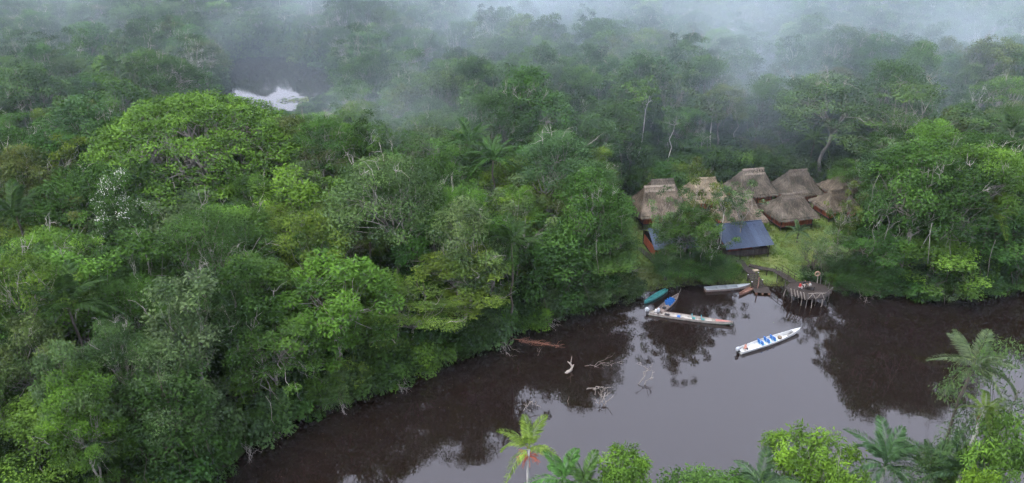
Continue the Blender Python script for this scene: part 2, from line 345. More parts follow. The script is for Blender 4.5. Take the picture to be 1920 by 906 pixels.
# ------------------------------------------------------------------ trees: shapes
def rand_dirs(n, up=0.0):
    d = norm(rng.normal(size=(n, 3))); d[:, 2] += up
    return norm(d)
def leaves(mb, C, rad, n, size, flat=0.65, up=0.5, droop=0.0, aspect=0.5, mat=0, cvar=0.5, upbias=0.35):
    """n leaf blades through a clump of foliage round C; each a pointed blade (rhombus) with its own tilt and tone"""
    d = rand_dirs(n, upbias); u = rng.random(n) ** 0.45
    P = C + d * (u * rad)[:, None] * np.array([1, 1, flat])
    N = norm(d * 0.55 + np.array([0, 0, up]) + rng.normal(size=(n, 3)) * 0.38)
    T = norm(np.cross(N, rng.normal(size=(n, 3)))); T = norm(T + d * 0.5 - np.array([0, 0, droop]))
    N = norm(N - (N * T).sum(1, keepdims=True) * T); B = np.cross(N, T)
    s = size * (0.65 + 0.7 * rng.random(n))[:, None]
    mid = P + T * s * 0.45; w = B * s * aspect * 0.5
    V = np.stack([P, mid + w, P + T * s - N * s * 0.12, mid - w], 1).reshape(-1, 3)
    F = np.arange(n * 4).reshape(-1, 4)
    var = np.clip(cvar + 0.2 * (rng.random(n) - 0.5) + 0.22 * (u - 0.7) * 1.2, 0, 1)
    mb.add(V, F4=F, mat=mat, var=var)
def curve(a, b, sag=0.0, wob=0.1, k=5):
    a = np.array(a, float); b = np.array(b, float); t = np.linspace(0, 1, k)[:, None]
    L = np.linalg.norm(b - a)
    P = a + (b - a) * t; P[:, 2] += sag * L * np.sin(np.pi * t[:, 0])
    P[1:-1] += rng.normal(size=(k - 2, 3)) * wob * L * 0.35
    return P
def spaced(n, gen, dmin, tries=30):
    out = []
    for _ in range(n * tries):
        p = gen()
        if all(np.sum((p - q) ** 2) > dmin * dmin for q in out): out.append(p)
        if len(out) >= n: break
    return np.array(out)

def make_tree(kind, seed):
    """one tree shape: (trunk mesh, crown mesh, height, crown radius)"""
    global rng
    keep = rng; rng = np.random.default_rng(seed)
    W = MB(); L = MB(); bark = M['bark']
    K = dict(H=20, r=4.8, base=0.26, n=62, rc=1.45, lv=175, ls=0.44, flat=0.7, tr=0.20, limbs=6, fork=0.42, up=0.5, droop=0.0, shell=0.55, aspect=0.5)
    K.update({
        'round': dict(),
        'dome': dict(H=21, r=6.2, base=0.55, n=66, rc=1.45, flat=0.55, fork=0.5, limbs=8, tr=0.28, shell=0.78, ls=0.38, lv=140),
        'tier': dict(H=22, r=6.8, base=0.45, n=46, rc=1.75, flat=0.26, fork=0.38, limbs=9, tr=0.27, up=1.0, ls=0.40, lv=170, shell=0.4, aspect=0.35),
        'pompom': dict(H=20, r=5.0, base=0.28, n=34, rc=1.5, flat=0.72, fork=0.45, limbs=6, tr=0.22, ls=0.50, lv=260, shell=0.7, aspect=0.36),
        'slim': dict(H=22, r=3.2, base=0.62, n=20, rc=1.15, flat=0.6, fork=0.66, limbs=4, tr=0.14, ls=0.40, lv=120),
        'feather': dict(H=17, r=4.6, base=0.3, n=40, rc=1.35, flat=0.55, fork=0.3, limbs=7, tr=0.16, ls=0.36, lv=95, droop=0.5, aspect=0.28, shell=0.35),
        'draped': dict(H=14, r=4.4, base=0.02, n=66, rc=1.45, flat=0.85, fork=0.4, limbs=6, tr=0.18, ls=0.44, lv=150, droop=0.45, shell=0.7),
        'big': dict(H=22, r=7.0, base=0.22, n=125, rc=1.6, flat=0.65, fork=0.4, limbs=8, tr=0.34, ls=0.42, lv=150, shell=0.7),
        'giant': dict(H=27, r=18.5, base=0.40, n=430, rc=1.75, flat=0.5, fork=0.42, limbs=13, tr=0.75, ls=0.46, lv=135, shell=0.86),
        'shrub': dict(H=4.5, r=2.8, base=0.0, n=24, rc=1.1, flat=0.7, fork=0.15, limbs=5, tr=0.07, ls=0.42, lv=110, droop=0.4),
        'leafy': dict(H=19.5, r=4.3, base=0.4, n=95, rc=0.85, flat=0.75, fork=0.5, limbs=8, tr=0.2, ls=0.40, lv=105, droop=0.25, aspect=0.30, shell=0.6),
        'open': dict(H=19, r=5.0, base=0.42, n=34, rc=1.0, flat=0.6, fork=0.42, limbs=6, tr=0.13, ls=0.36, lv=95, shell=0.4),
        'bare': dict(H=20, r=3.2, base=0.5, n=22, rc=0.5, flat=0.6, fork=0.5, limbs=6, tr=0.13, ls=0.3, lv=6),
    }[kind])
    if kind in ('round', 'big', 'draped', 'shrub', 'feather', 'dome', 'tier'):        # no two shapes with the same grain of leaf
        f1, f2 = rng.uniform(0.52, 0.98), rng.uniform(0.8, 1.25)
        K['ls'] *= f1; K['lv'] = int(K['lv'] * f2 ** 2 / f1 ** 1.35); K['rc'] *= f2; K['n'] = int(K['n'] / f2 ** 1.5); K['aspect'] *= rng.uniform(0.7, 1.3)
    H, r, zb = K['H'], K['r'], K['base'] * K['H']
    if kind in ('slim', 'bare'): bark = M['bark_white']
    if kind in ('shrub', 'feather', 'draped'): bark = M['bark_dark']
    ch = H - zb
    if kind in ('dome', 'giant'):      # umbrella: clumps on a shallow cap, underside open
        lump = [(rng.uniform(0, 6.28), rng.uniform(0.06, 0.16), k) for k in (2, 3, 5)]
        def gen():
            a = rng.uniform(0, 2 * math.pi); q = math.sqrt(rng.random())
            rr = r * (1 + sum(am * math.sin(k * a + ph) for ph, am, k in lump)) * q
            z = zb + ch * (math.sqrt(max(0, 1 - (q * 0.93) ** 2)) * (1 if rng.random() < K['shell'] else rng.uniform(0.6, 1)))
            z += (0.9 if kind == 'giant' else 0.4) * math.sin(rr * 0.9 + a * 3) 
            return np.array([rr * math.cos(a), rr * math.sin(a), z - K['rc'] * 0.5])
    elif kind == 'tier':
        lev = np.linspace(0.15, 1.0, 5)
        def gen():
            l = rng.choice(lev); q = math.sqrt(rng.random()); a = rng.uniform(0, 2 * math.pi)
            rr = r * q * (1.02 - 0.55 * (l - 0.35) ** 2 - 0.35 * (l > 0.9))
            return np.array([rr * math.cos(a), rr * math.sin(a), zb + ch * (0.97 * l - 0.16 * q) + rng.normal() * 0.25])
    else:
        lump = [(rng.uniform(0, 6.28), rng.uniform(0.12, 0.26), k) for k in (2, 3, 5)]
        lobes = []
        if kind in ('round', 'big', 'leafy', 'draped'):           # several uneven heads instead of one ball
            for q in range(rng.integers(4, 7)):
                a = q * 2.4 + rng.uniform(-.5, .5); o_ = r * rng.uniform(0.25, 0.6) * (q > 0)
                lr = r * rng.uniform(0.42, 0.62); lobes.append((np.array([o_ * math.cos(a), o_ * math.sin(a), H - lr * 0.8 - ch * rng.uniform(0.0, 0.5) * (q > 0)]), lr))
        def gen():
            if lobes and rng.random() < 0.8:
                lc, lr = lobes[rng.integers(len(lobes))]; d = norm(rng.normal(size=3)); d[2] = abs(d[2]) if rng.random() < .6 else d[2]
                return lc + d * lr * np.array([1, 1, 0.8]) * (1.0 if rng.random() < .75 else rng.random())
            d = norm(rng.normal(size=3)); q = 1.0 if rng.random() < K['shell'] else rng.random() ** 0.4
            a = math.atan2(d[1], d[0]); f = 1 + sum(am * math.sin(k * a + ph) for ph, am, k in lump)
            return np.array([d[0] * r * q * f, d[1] * r * q * f, zb + ch * 0.5 + d[2] * ch * 0.5 * q]) * np.array([0.86, 0.86, 1]) - np.array([0, 0, 0.3])
    C = spaced(K['n'], gen, K['rc'] * (0.72 if kind != 'pompom' else 1.35))
    # wood
    fz = K['fork'] * H; lean = rng.normal(size=2) * 0.035 * H
    fork = np.array([lean[0], lean[1], fz])
    tr = K['tr'] * 0.78
    W.tube(curve((0, 0, -0.6), fork, 0, 0.05, 7), np.linspace(tr * 1.25, tr * 0.8, 7), 7, var=rng.random())
    az = np.arctan2(C[:, 1] - lean[1], C[:, 0] - lean[0]) + rng.normal(size=len(C)) * 0.15
    nl = K['limbs']; grp = ((az + math.pi) / (2 * math.pi) * nl).astype(int) % nl
    if kind in ('slim', 'round', 'big', 'draped', 'leafy', 'feather'):   # a leader carries on up
        top = np.array([lean[0] * 1.5, lean[1] * 1.5, H * 0.86]); W.tube(curve(fork, top, 0, 0.08), np.linspace(tr * 0.7, tr * 0.2, 5), 6, var=rng.random())
    for k in range(nl):
        idx = np.where(grp == k)[0]
        if not len(idx): continue
        c = C[idx].mean(0); e = fork + (c - fork) * 0.72; st = fork + np.array([0, 0, rng.uniform(-0.1, 0.12) * H * (kind not in ('dome', 'giant', 'tier'))])
        lim = curve(st, e, 0.06, 0.16, 6); W.tube(lim, np.linspace(tr * 0.62, tr * 0.28, 6), 6, var=rng.random())
        if kind == 'giant':            # second order boughs
            sub = rng.choice(idx, min(7, len(idx)), replace=False)
            ends = C[sub]; near = np.argmin(((C[idx][:, None] - ends[None]) ** 2).sum(-1), 1)
            for q, en in enumerate(ends):
                bo = curve(lim[rng.integers(2, 6)], en - [0, 0, 0.8], 0.1, 0.18, 6); W.tube(bo, np.linspace(tr * 0.3, tr * 0.12, 6), 5, var=rng.random())
                for i in idx[near == q]:
                    W.tube(curve(bo[rng.integers(2, 6)], C[i] + [0, 0, -0.1], 0.08, 0.15, 4), np.linspace(tr * 0.1, 0.03, 4), 4, var=rng.random(), caps=False)
        else:
            for i in idx:
                W.tube(curve(lim[rng.integers(2, 6)], C[i] + [0, 0, -0.1], 0.05, 0.2, 4), np.linspace(tr * 0.26, tr * 0.07, 4), 4, var=rng.random(), caps=False)
                if kind in ('bare', 'pompom', 'open'):
                    for _ in range(3):
                        W.tube(curve(C[i] - [0, 0, 0.2], C[i] + rand_dirs(1, 0.5)[0] * K['rc'] * 0.9, 0, 0.2, 4), np.linspace(tr * 0.1, 0.015, 4), 4, var=rng.random(), caps=False)
    if kind in ('round', 'big', 'dome', 'tier'):              # dead twigs standing clear of the leaves
        for _ in range(8):
            a = C[rng.integers(len(C))]; e_ = a + norm(a - fork) * rng.uniform(1.2, 2.2) + rng.normal(size=3) * 0.5
            P_ = curve(a, e_, 0, .25, 5); W.tube(P_, np.linspace(.05, .015, 5), 4, var=1.0, caps=False)
            for _k in range(3): W.tube(curve(P_[rng.integers(1, 4)], e_ + rng.normal(size=3) * .7, 0, .25, 4), np.linspace(.03, .01, 4), 4, var=1.0, caps=False)
    # foliage
    cv = rng.random(len(C))
    for c, v in zip(C, cv):
        s = rng.uniform(0.7, 1.25)
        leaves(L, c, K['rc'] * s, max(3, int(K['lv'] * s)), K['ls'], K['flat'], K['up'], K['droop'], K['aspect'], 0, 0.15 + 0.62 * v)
    if kind == 'draped' or kind == 'big':                                  # hanging lianas
        for _ in range(14):
            a = rng.uniform(0, 6.28); q = r * rng.uniform(0.5, 0.95); z1 = zb + ch * rng.uniform(0.3, 0.7)
            W.tube(curve((q * math.cos(a), q * math.sin(a), z1), (q * 1.05 * math.cos(a + .1), q * 1.05 * math.sin(a + .1), max(0.2, z1 - rng.uniform(3, 8))), 0, 0.12, 5), 0.035, 4, var=rng.random())
    nm = {'bare': 'bare_tree'}.get(kind, kind + '_tree')
    res = dict(wood=W.mesh(nm + '_wood', bark, True), crown=L.mesh(nm + '_foliage', M['leaf']), H=H, r=r, C=C, W=W, L=L, bark=bark, kind=kind)
    rng = keep
    return res
N_OF = {'round': 6, 'dome': 2, 'tier': 2, 'pompom': 2, 'slim': 2, 'feather': 2, 'draped': 4, 'big': 5, 'giant': 1, 'shrub': 3, 'leafy': 2, 'open': 2, 'bare': 2}
PROTO = {k: [make_tree(k, 100 * i + hash_) for i in range(n)] for (k, n), hash_ in zip(N_OF.items(), range(11, 99, 5))}

# natural leaf reflectances (linear)
TINT = {'deep': (0.024, 0.054, 0.013), 'mid': (0.043, 0.092, 0.020), 'bright': (0.084, 0.168, 0.025), 'yellow-green': (0.094, 0.150, 0.025), 'olive': (0.070, 0.092, 0.030),
        'sage': (0.066, 0.104, 0.046), 'blue-green': (0.054, 0.100, 0.042), 'brown-green': (0.076, 0.080, 0.038), 'jade': (0.040, 0.100, 0.024), 'fresh': (0.090, 0.180, 0.022)}
GROUND_OK = lambda x, y: True
TREES = []      # (x, y, crown radius)
def plant(kind, x, y, H, r, tint, label, cat='tree', group=None, name=None, var=None, rz=None, lean=(0, 0)):
    p = PROTO[kind][(var if var is not None else rng.integers(len(PROTO[kind]))) % len(PROTO[kind])]
    z = max(g1(x, y), -0.4)
    e = empty(name or 'rainforest_tree', (x, y, z), rng.uniform(0, 6.28) if rz is None else rz, label, cat, group)
    e.scale = (r / p['r'], r / p['r'], (H - z) / p['H'])
    if lean != (0, 0):
        e.rotation_mode = 'ZYX'; e.rotation_euler = (lean[0], lean[1], e.rotation_euler[2])
    obj('trunk', p['wood'], e)
    t = np.array(TINT[tint] if isinstance(tint, str) else tint) * rng.uniform(0.85, 1.18) * np.array([rng.uniform(0.9, 1.1), 1, rng.uniform(0.85, 1.15)])
    obj('crown', p['crown'], e, tint=t)
    TREES.append((x, y, r))
    return e
def hero(px, py, w, h, kind, tint, label, **kw):
    """a tree singled out in the photo: crown top seen at (px, py), crown width w in pixels, h metres tall"""
    P = at_z(px, py, h) if h > 0 else at_y(px, py, -h); y = P[1]          # a negative h gives the distance instead
    while shore(np.array([P[:2]]))[0] < 2.2: y += 0.5; P = at_y(px, py, y)      # stands on the bank, not in the river
    h = P[2]; dep = P[1] * CP + (CAM_H - h) * SP
    return plant(kind, P[0], P[1], h, w / 2 * dep / FPX, tint, label, **kw)

# ------------------------------------------------------------------ the lodge: thatched huts
def slope_blades(mb, A, B, C, D, rows, step, patch_seed, lift=0.05, ln=0.62):
    """palm-thatch blades laid in courses over a roof face A-B (eave) to D-C (ridge)"""
    A, B, C, D = (np.array(q, float) for q in (A, B, C, D))
    nrm = norm(np.cross(B - A, D - A)); ph = patch_seed
    for k in range(rows + 1):
        v = k / rows
        p0 = A + (D - A) * v; p1 = B + (C - B) * v; wid = np.linalg.norm(p1 - p0)
        n = max(2, int(wid / step)); u = (np.arange(n) + rng.random(n)) / n
        P = p0 + (p1 - p0) * u[:, None]
        dn = (A + (B - A) * u[:, None]) - (D + (C - D) * u[:, None]); dn = norm(dn)
        sd = norm(np.cross(nrm, dn))
        l = ln * rng.uniform(0.75, 1.25, n)[:, None]
        sag = -0.16 * math.sin(math.pi * v)                              # roofs hang a little hollow
        P = P + nrm * (lift + sag + rng.normal(size=(n, 1)) * 0.025) - dn * 0.1
        E = P + dn * l + nrm * (0.02 + np.abs(rng.normal(size=(n, 1))) * 0.05) + sd * rng.normal(size=(n, 1)) * 0.07
        w = sd * rng.uniform(0.07, 0.14, n)[:, None]
        V = np.stack([P - w, P + w, E + w * 0.55, E - w * 0.55], 1).reshape(-1, 3)
        X = P[:, 0] * 0.8 + ph; Y = v * 5
        tone = 0.45 + 0.22 * np.sin(X * 1.3 + 2 * np.sin(Y + ph)) + 0.18 * np.sin(Y * 1.7 + X * 0.5 + ph * 3) + rng.normal(size=n) * 0.2
        mb.add(V, F4=np.arange(4 * n).reshape(-1, 4), var=np.clip(tone, 0, 1))
def boards(mb, a, b, z0, z1, w=0.22, t=0.04):
    """upright boards from a to b"""
    a = np.array(a, float); b = np.array(b, float); L = np.linalg.norm(b - a); n = max(1, round(L / w)); ang = math.atan2(*(b - a)[::-1])
    for i in range(n):
        c = a + (b - a) * (i + 0.5) / n
        mb.box((c[0], c[1], (z0 + z1) / 2 + rng.normal() * 0.01), (L / n * 0.95, t + rng.random() * 0.02, z1 - z0), ang, var=rng.random())
def hut(px, py, W, D, rl, rz, thatch, label, rh=7.7, eave=4.0, ridge_mat=None, floor=0.75, wall_mat='redwood', ridge_thick=0.2, name='thatched_hut', walls=True):
    """ridge centre seen at (px, py), rh metres above the river"""
    P = at_z(px, py, rh); z0 = g1(P[0], P[1])
    e = empty(name, (P[0], P[1], z0), R_(rz), label, 'hut', 'thatched huts of the river lodge')
    ez, rz_ = eave - z0, rh - z0; a, d, r = W / 2, D / 2, rl / 2
    c = [(-a, -d, ez), (a, -d, ez), (a, d, ez), (-a, d, ez)]; q0, q1 = (-r, 0, rz_), (r, 0, rz_)
    faces = [(c[0], c[1], q1, q0), (c[1], c[2], q1, q1), (c[2], c[3], q0, q1), (c[3], c[0], q0, q0)]
    mb = MB()
    for A, B, C, Dd in faces:                                           # the thick body of the roof
        A, B, C, Dd = (np.array(v, float) for v in (A, B, C, Dd)); n_ = norm(np.cross(B - A, Dd - A)); m = 6; V = []
        for k in range(m + 1):
            v = k / m; sag = -0.16 * math.sin(math.pi * v)
            V += [A + (Dd - A) * v + n_ * sag, B + (C - B) * v + n_ * sag]
        mb.add(V, F4=[[2 * k, 2 * k + 1, 2 * k + 3, 2 * k + 2] for k in range(m)], var=0.35)
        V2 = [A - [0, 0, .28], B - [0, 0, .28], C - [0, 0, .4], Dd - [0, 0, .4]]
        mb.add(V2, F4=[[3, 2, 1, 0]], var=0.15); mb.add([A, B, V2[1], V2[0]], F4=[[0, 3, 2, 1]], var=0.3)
    seed = rng.uniform(0, 20)
    for f in faces: slope_blades(mb, *f, 21, 0.15, seed)
    for A, B, *_ in faces: slope_blades(mb, np.array(A) - [0, 0, .1], np.array(B) - [0, 0, .1], np.array(B) + [0, 0, .05], np.array(A) + [0, 0, .05], 2, 0.12, seed, 0.03, 0.32)
    roof = mb.build('roof', M[thatch], e)
    rb = MB(); k = 8; xs = np.linspace(-r - 0.15, r + 0.15, k)
    rb.tube(np.stack([xs, 0 * xs, rz_ + 0.05 + 0.06 * np.abs(xs) / max(r, .1) + rng.normal(size=k) * 0.02], 1), ridge_thick, 8, var=0.5)
    for s in (-1, 1):
        slope_blades(rb, (-r - .1, s * 0.6, rz_ - 0.6 * (rz_ - ez) / d), (r + .1, s * 0.6, rz_ - 0.6 * (rz_ - ez) / d), (r + .1, 0, rz_ + 0.16), (-r - .1, 0, rz_ + 0.16), 3, 0.09, seed, 0.10, 0.4) if s < 0 else \
        slope_blades(rb, (r + .1, 0.6, rz_ - 0.6 * (rz_ - ez) / d), (-r - .1, 0.6, rz_ - 0.6 * (rz_ - ez) / d), (-r - .1, 0, rz_ + 0.16), (r + .1, 0, rz_ + 0.16), 3, 0.09, seed, 0.10, 0.4)
    rb.build('ridge_cap', M[ridge_mat or thatch], roof)
    ins = 0.75; wa, wd = a - ins, d - ins; wc = [(-wa, -wd), (wa, -wd), (wa, wd), (-wa, wd)]
    fb = MB(); fb.box((0, 0, floor - 0.09), (2 * wa + 0.3, 2 * wd + 0.3, 0.16)); fb.build('floor', M['darkwood'], e)
    if walls:
        for i in range(4):
            wb = MB(); boards(wb, wc[i], wc[(i + 1) % 4], floor, floor + (1.25 if i != 2 else 2.0)); wb.build('wall', M[wall_mat], e, kind='stuff')
        # dark room seen over the low wall: inner partition
        ib = MB(); boards(ib, (-wa, 0.3), (wa, 0.3), floor, ez + 0.1, 0.3); ib.build('partition', M['darkwood'], e, kind='stuff')
    pm = MB(); hz_ = ez + 0.45; pm.tube([(0, 0, -0.4), (0, 0, hz_ * 0.5), (0, 0, hz_)], 0.09, 7); pme = pm.mesh('post', M['darkwood'])
    for x, y in [(s * wa, t * wd) for s in (-1, 0, 1) for t in (-1, 1)] + [(-wa, 0), (wa, 0)]: obj('post', pme, e, (x, y, 0))
    return e
HUTS = [
    hut(1484, 364, 8.0, 7.4, 4.0, 14, 'thatch_old', 'front thatched hut on red walls with mottled grey roof, beside the lawn', ridge_mat='ridge_dark', rh=7.4, eave=4.0),
    hut(1412, 318, 8.0, 7.4, 4.4, 13, 'thatch_old', 'tall grey thatched hut with a pale ridge behind the blue roof', ridge_mat='ridge', rh=8.3, eave=4.2),
    hut(1496, 320, 8.1, 7.2, 3.8, 13, 'thatch_old', 'brown thatched hut at the back centre, behind the mottled front hut', ridge_mat='ridge_dark', rh=7.8, eave=4.0),
    hut(1597, 321, 8.8, 8.0, 3.6, 13, 'thatch', 'rightmost brown thatched hut half hidden by trees', rh=7.8, eave=4.0),
    hut(1572, 358, 7.2, 6.6, 3.2, 13, 'thatch', 'small thatched hut behind the slim olive tree, right of the front hut', rh=6.4, eave=3.7),
    hut(1390, 368, 8.0, 7.2, 3.7, 10, 'thatch', 'pale-edged thatched hut with a pale straw ridge, behind the blue roof', ridge_mat='ridge', rh=7.6, eave=3.9, ridge_thick=0.2),
    hut(1321, 335, 8.2, 7.0, 4.2, 10, 'thatch_new', 'straw-coloured thatched hut behind the thin olive tree', rh=7.4, eave=4.0, ridge_mat='thatch_new'),
    hut(1236, 350, 9.2, 8.8, 5.6, 8, 'thatch', 'leftmost big thatched hut with a pale ridge over red walls', rh=8.4, eave=4.3, ridge_mat='ridge', floor=1.0),
    hut(1242, 338, 7.6, 6.6, 4.2, 8, 'thatch_old', 'dark thatched hut peeping over the leftmost roof', rh=7.8, eave=4.0, ridge_mat='thatch_old'),
]
# pale bargeboard of straw on the right hip of the pale-ridged front hut
_h = HUTS[5]; _z = _h.location[2]
bb = MB(); slope_blades(bb, (4.35, -4.05, 3.25 - _z), (4.3, -3.1, 3.3 - _z), (2.0, 0.1, 7.75 - _z), (1.9, -0.35, 7.6 - _z), 16, 0.10, 3.0, 0.22, 0.5); bb.build('hip_cap', M['ridge'], [c for c in _h.children if c.name.startswith('roof')][0])

def tin_house(p0, p1, top, rise_row, label, depth=6.0, ez=3.7, rz_=5.7, red=True):
    """sheet-roofed house on posts: eave corners p0-p1 in the photo"""
    A = at_z(*p0, ez); B = at_z(*p1, ez); ang = math.atan2(B[1] - A[1], B[0] - A[0]); L = np.linalg.norm((B - A)[:2]); mid = (A + B) / 2
    fw = np.array([-math.sin(ang), math.cos(ang)]); z0 = g1(*(mid[:2] + fw * depth / 2))
    e = empty('sheet_roofed_house', (mid[0], mid[1], z0), ang, label, 'house')
    rf = obj('roof', None, e); rf.empty_display_size = 0.2
    n = max(4, round(L / 0.95)); w = L / n
    sm = MB(); k = 11; xs = np.linspace(-w / 2 + .004, w / 2 + .012, k); zz = 0.022 * np.cos(np.linspace(0, 5 * 2 * math.pi, k) * 1.0 + 0) ; zz[::2] = 0.02; zz[1::2] = -0.02
    run = math.hypot(depth / 2 + 0.4, rz_ - ez)
    V = [(x, y, z) for y in (0, run) for x, z in zip(xs, zz)]
    sheets = []
    for v_ in (0.15, 0.5, 0.8, 0.35):
        sm = MB(); sm.add(V, F4=[[i, i + 1, k + i + 1, k + i] for i in range(k - 1)], var=v_); sheets.append(sm.mesh('roof_sheet', M['bluetin']))
    sl = math.atan2(rz_ - ez, depth / 2 + 0.4)
    for i in range(n):
        o = obj('roof_sheet', sheets[rng.integers(4)], rf, (-L / 2 + w * (i + 0.5), -0.0, ez - z0 + 0.004 * (i % 2))); o.rotation_euler = (sl, 0, 0)
        o = obj('roof_sheet', sheets[rng.integers(4)], rf, (-L / 2 + w * (i + 0.5), depth + 0.8, ez - z0 + 0.004 * (i % 2))); o.rotation_euler = (sl, 0, math.pi)
    cb = MB(); cb.tube([(-L / 2 - .05, depth / 2 + 0.4, rz_ - z0 + 0.03), (L / 2 + .05, depth / 2 + 0.4, rz_ - z0 + 0.03)], 0.10, 8); cb.build('ridge_cap', M['bluetin'], rf)
    fb = MB(); fb.box((0, depth / 2 + .4, 0.55), (L - 1.0, depth - 0.4, 0.16)); fb.build('floor', M['darkwood'], e)
    for (a, b2, h) in (((-L / 2 + .6, .75), (L / 2 - .6, .75), 1.0), ((L / 2 - .6, .75), (L / 2 - .6, depth), 1.0), ((-L / 2 + .6, depth), (-L / 2 + .6, .75), 1.6), ((-L / 2 + .6, depth), (L / 2 - .6, depth), 2.2)):
        wb = MB(); boards(wb, a, b2, 0.63, 0.63 + h); wb.build('wall', M['redwood' if red and b2[0] < 0 else 'darkwood'], e, kind='stuff')
    ib = MB(); boards(ib, (-L / 2 + .6, 2.6), (L / 2 - 2.4, 2.6), 0.63, 2.6, 0.3); ib.build('partition', M['redwood'], e, kind='stuff')
    pm = MB(); pm.tube([(0, 0, -0.4), (0, 0, 1.2), (0, 0, ez - z0 + 0.25)], 0.10, 7); pme = pm.mesh('post', M['darkwood'])
    for x in np.linspace(-L / 2 + .5, L / 2 - .5, 4):
        for y in (0.6, depth + .1): obj('post', pme, e, (x, y, 0))
    return e
tin_house((1362, 469), (1452, 459), None, None, 'open house under a slate-blue sheet roof beside the lawn', depth=9.0, ez=3.9, rz_=6.4, red=False)
tin_house((1227, 469), (1312, 464), None, None, 'house under a slate-blue sheet roof hidden behind the shore trees', depth=7.5, ez=4.0, rz_=6.0)

# ------------------------------------------------------------------ boardwalks, steps, deck
plank_m = MB(); plank_m.box((0, 0, 0), (1, 1, 1)); 
PLANK = {k: plank_m.mesh('plank_' + k, M[k]) for k in ('darkwood', 'greywood')}
def walkway(pts, width, label, name='boardwalk', mat='darkwood', step=0.24, posts=True, drop=0.0, rails=False):
    """pts: (px, py, z) along the middle"""
    Q = np.array([at_z(*p) for p in pts]); e = empty(name, (*Q[0][:2], Q[0][2]), 0, label, 'boardwalk')
    o0 = Q[0].copy(); Q = Q - o0; sl = np.concatenate([[0], np.cumsum(np.linalg.norm(np.diff(Q, axis=0), axis=1))])
    s = 0.1; i = 0
    while s < sl[-1]:
        p = np.array([np.interp(s, sl, Q[:, k]) for k in range(3)]); q = np.array([np.interp(min(s + .2, sl[-1]), sl, Q[:, k]) for k in range(3)]); r0 = np.array([np.interp(max(s - .2, 0), sl, Q[:, k]) for k in range(3)])
        ang = math.atan2(*(q - r0)[:2][::-1])
        o = obj('plank', PLANK[mat], e, p + [0, 0, rng.normal() * 0.008], ang + math.pi / 2 + rng.normal() * 0.02); o.scale = (width * rng.uniform(0.95, 1.05), step * 0.86, 0.05)
        if posts and i % 8 == 4:
            for sd in (-1, 1):
                pp_ = p + np.array([-math.sin(ang), math.cos(ang), 0]) * sd * (width / 2 - 0.1)
                gg = g1(pp_[0] + o0[0], pp_[1] + o0[1]) - o0[2]; pb = MB(); pb.tube([(0, 0, gg - pp_[2] - 0.5), (0, 0, (gg - pp_[2]) * .5), (0, 0, -0.03)], 0.07, 6); obj('support_post', pb.mesh('support_post', M['darkwood']), e, pp_)
        if rails and i % 6 == 2:
            for sd in (-1, 1):
                pp_ = p + np.array([-math.sin(ang), math.cos(ang), 0]) * sd * (width / 2); rbm = MB(); rbm.tube([(0, 0, -0.1), (0, 0, 0.5), (0, 0, 1.05)], 0.05, 6); obj('rail_post', rbm.mesh('rail_post', M['darkwood']), e, pp_)
        s += step; i += 1
    for sd in (-1, 1):
        nr = np.gradient(Q, axis=0); nr = norm(np.stack([-nr[:, 1], nr[:, 0], 0 * nr[:, 0]], 1))
        sb = MB()
        for k in range(len(Q) - 1): sb.bar(Q[k] + nr[k] * sd * width * .38 - [0, 0, .1], Q[k + 1] + nr[k + 1] * sd * width * .38 - [0, 0, .1], 0.08, 0.12)
        sb.build('stringer', M['darkwood'], e)
        if rails:
            for hgt in (0.55, 1.05):
                rb = MB(); rb.tube(Q + nr * sd * width * .5 + [0, 0, hgt], 0.045, 6); rb.build('handrail', M['darkwood'], e)
    return e
walkway([(1386, 488, 1.75), (1396, 500, 1.72), (1411, 514, 1.7)], 1.25, 'dark plank walk from the blue-roofed house to the landing steps')
walkway([(1405, 497, 1.75), (1430, 503, 1.75), (1455, 507, 1.8)], 1.0, 'dark plank walk crossing the lawn towards the railed bridge')
walkway([(1456, 508, 1.82), (1470, 517, 1.85), (1487, 528, 1.82)], 1.3, 'railed plank bridge leading down to the deck', 'railed_bridge', rails=True)
walkway([(1196, 462, 1.75), (1218, 482, 1.7), (1246, 506, 1.6)], 1.0, 'dark plank walk on the left lawn beside the red wall')
# landing steps
S0, S1 = at_z(1412, 516, 1.62), at_z(1426, 541, 0.28)
e = empty('landing_steps', (*S0[:2], 0.28), 0, 'dark wooden steps from the lawn down to the landing', 'steps')
ang = math.atan2(*(S1 - S0)[:2][::-1]); off = np.array([0, 0, -0.28])
for k in range(8):
    p = S0 + (S1 - S0) * k / 7 - np.array([*S0[:2], 0.28]); o = obj('tread', PLANK['darkwood'], e, p, ang + math.pi / 2); o.scale = (2.0, 0.36, 0.06)
nrm = np.array([-math.sin(ang), math.cos(ang), 0])
for sd in (-1, 1):
    sb = MB(); a0 = nrm * sd * 0.9 + S0 - np.array([*S0[:2], 0.28 + .09]); a1 = nrm * sd * 0.9 + S1 - np.array([*S0[:2], 0.28 + .09]); sb.bar(a0, a1, 0.1, 0.16); sb.build('stringer', M['darkwood'], e)
    for k in (0.0, 0.55):
        pb = MB(); c = a0 + (a1 - a0) * k + nrm * sd * 0.12; pb.tube([c - [0, 0, 0.8], c, c + [0, 0, 0.35]], 0.08, 7); pb.build('post', M['darkwood'], e); pc = MB(); pc.sphere(c + [0, 0, .38], (0.13, .13, .07), 8, 5); pc.build('post_cap', M['white'], e, True)
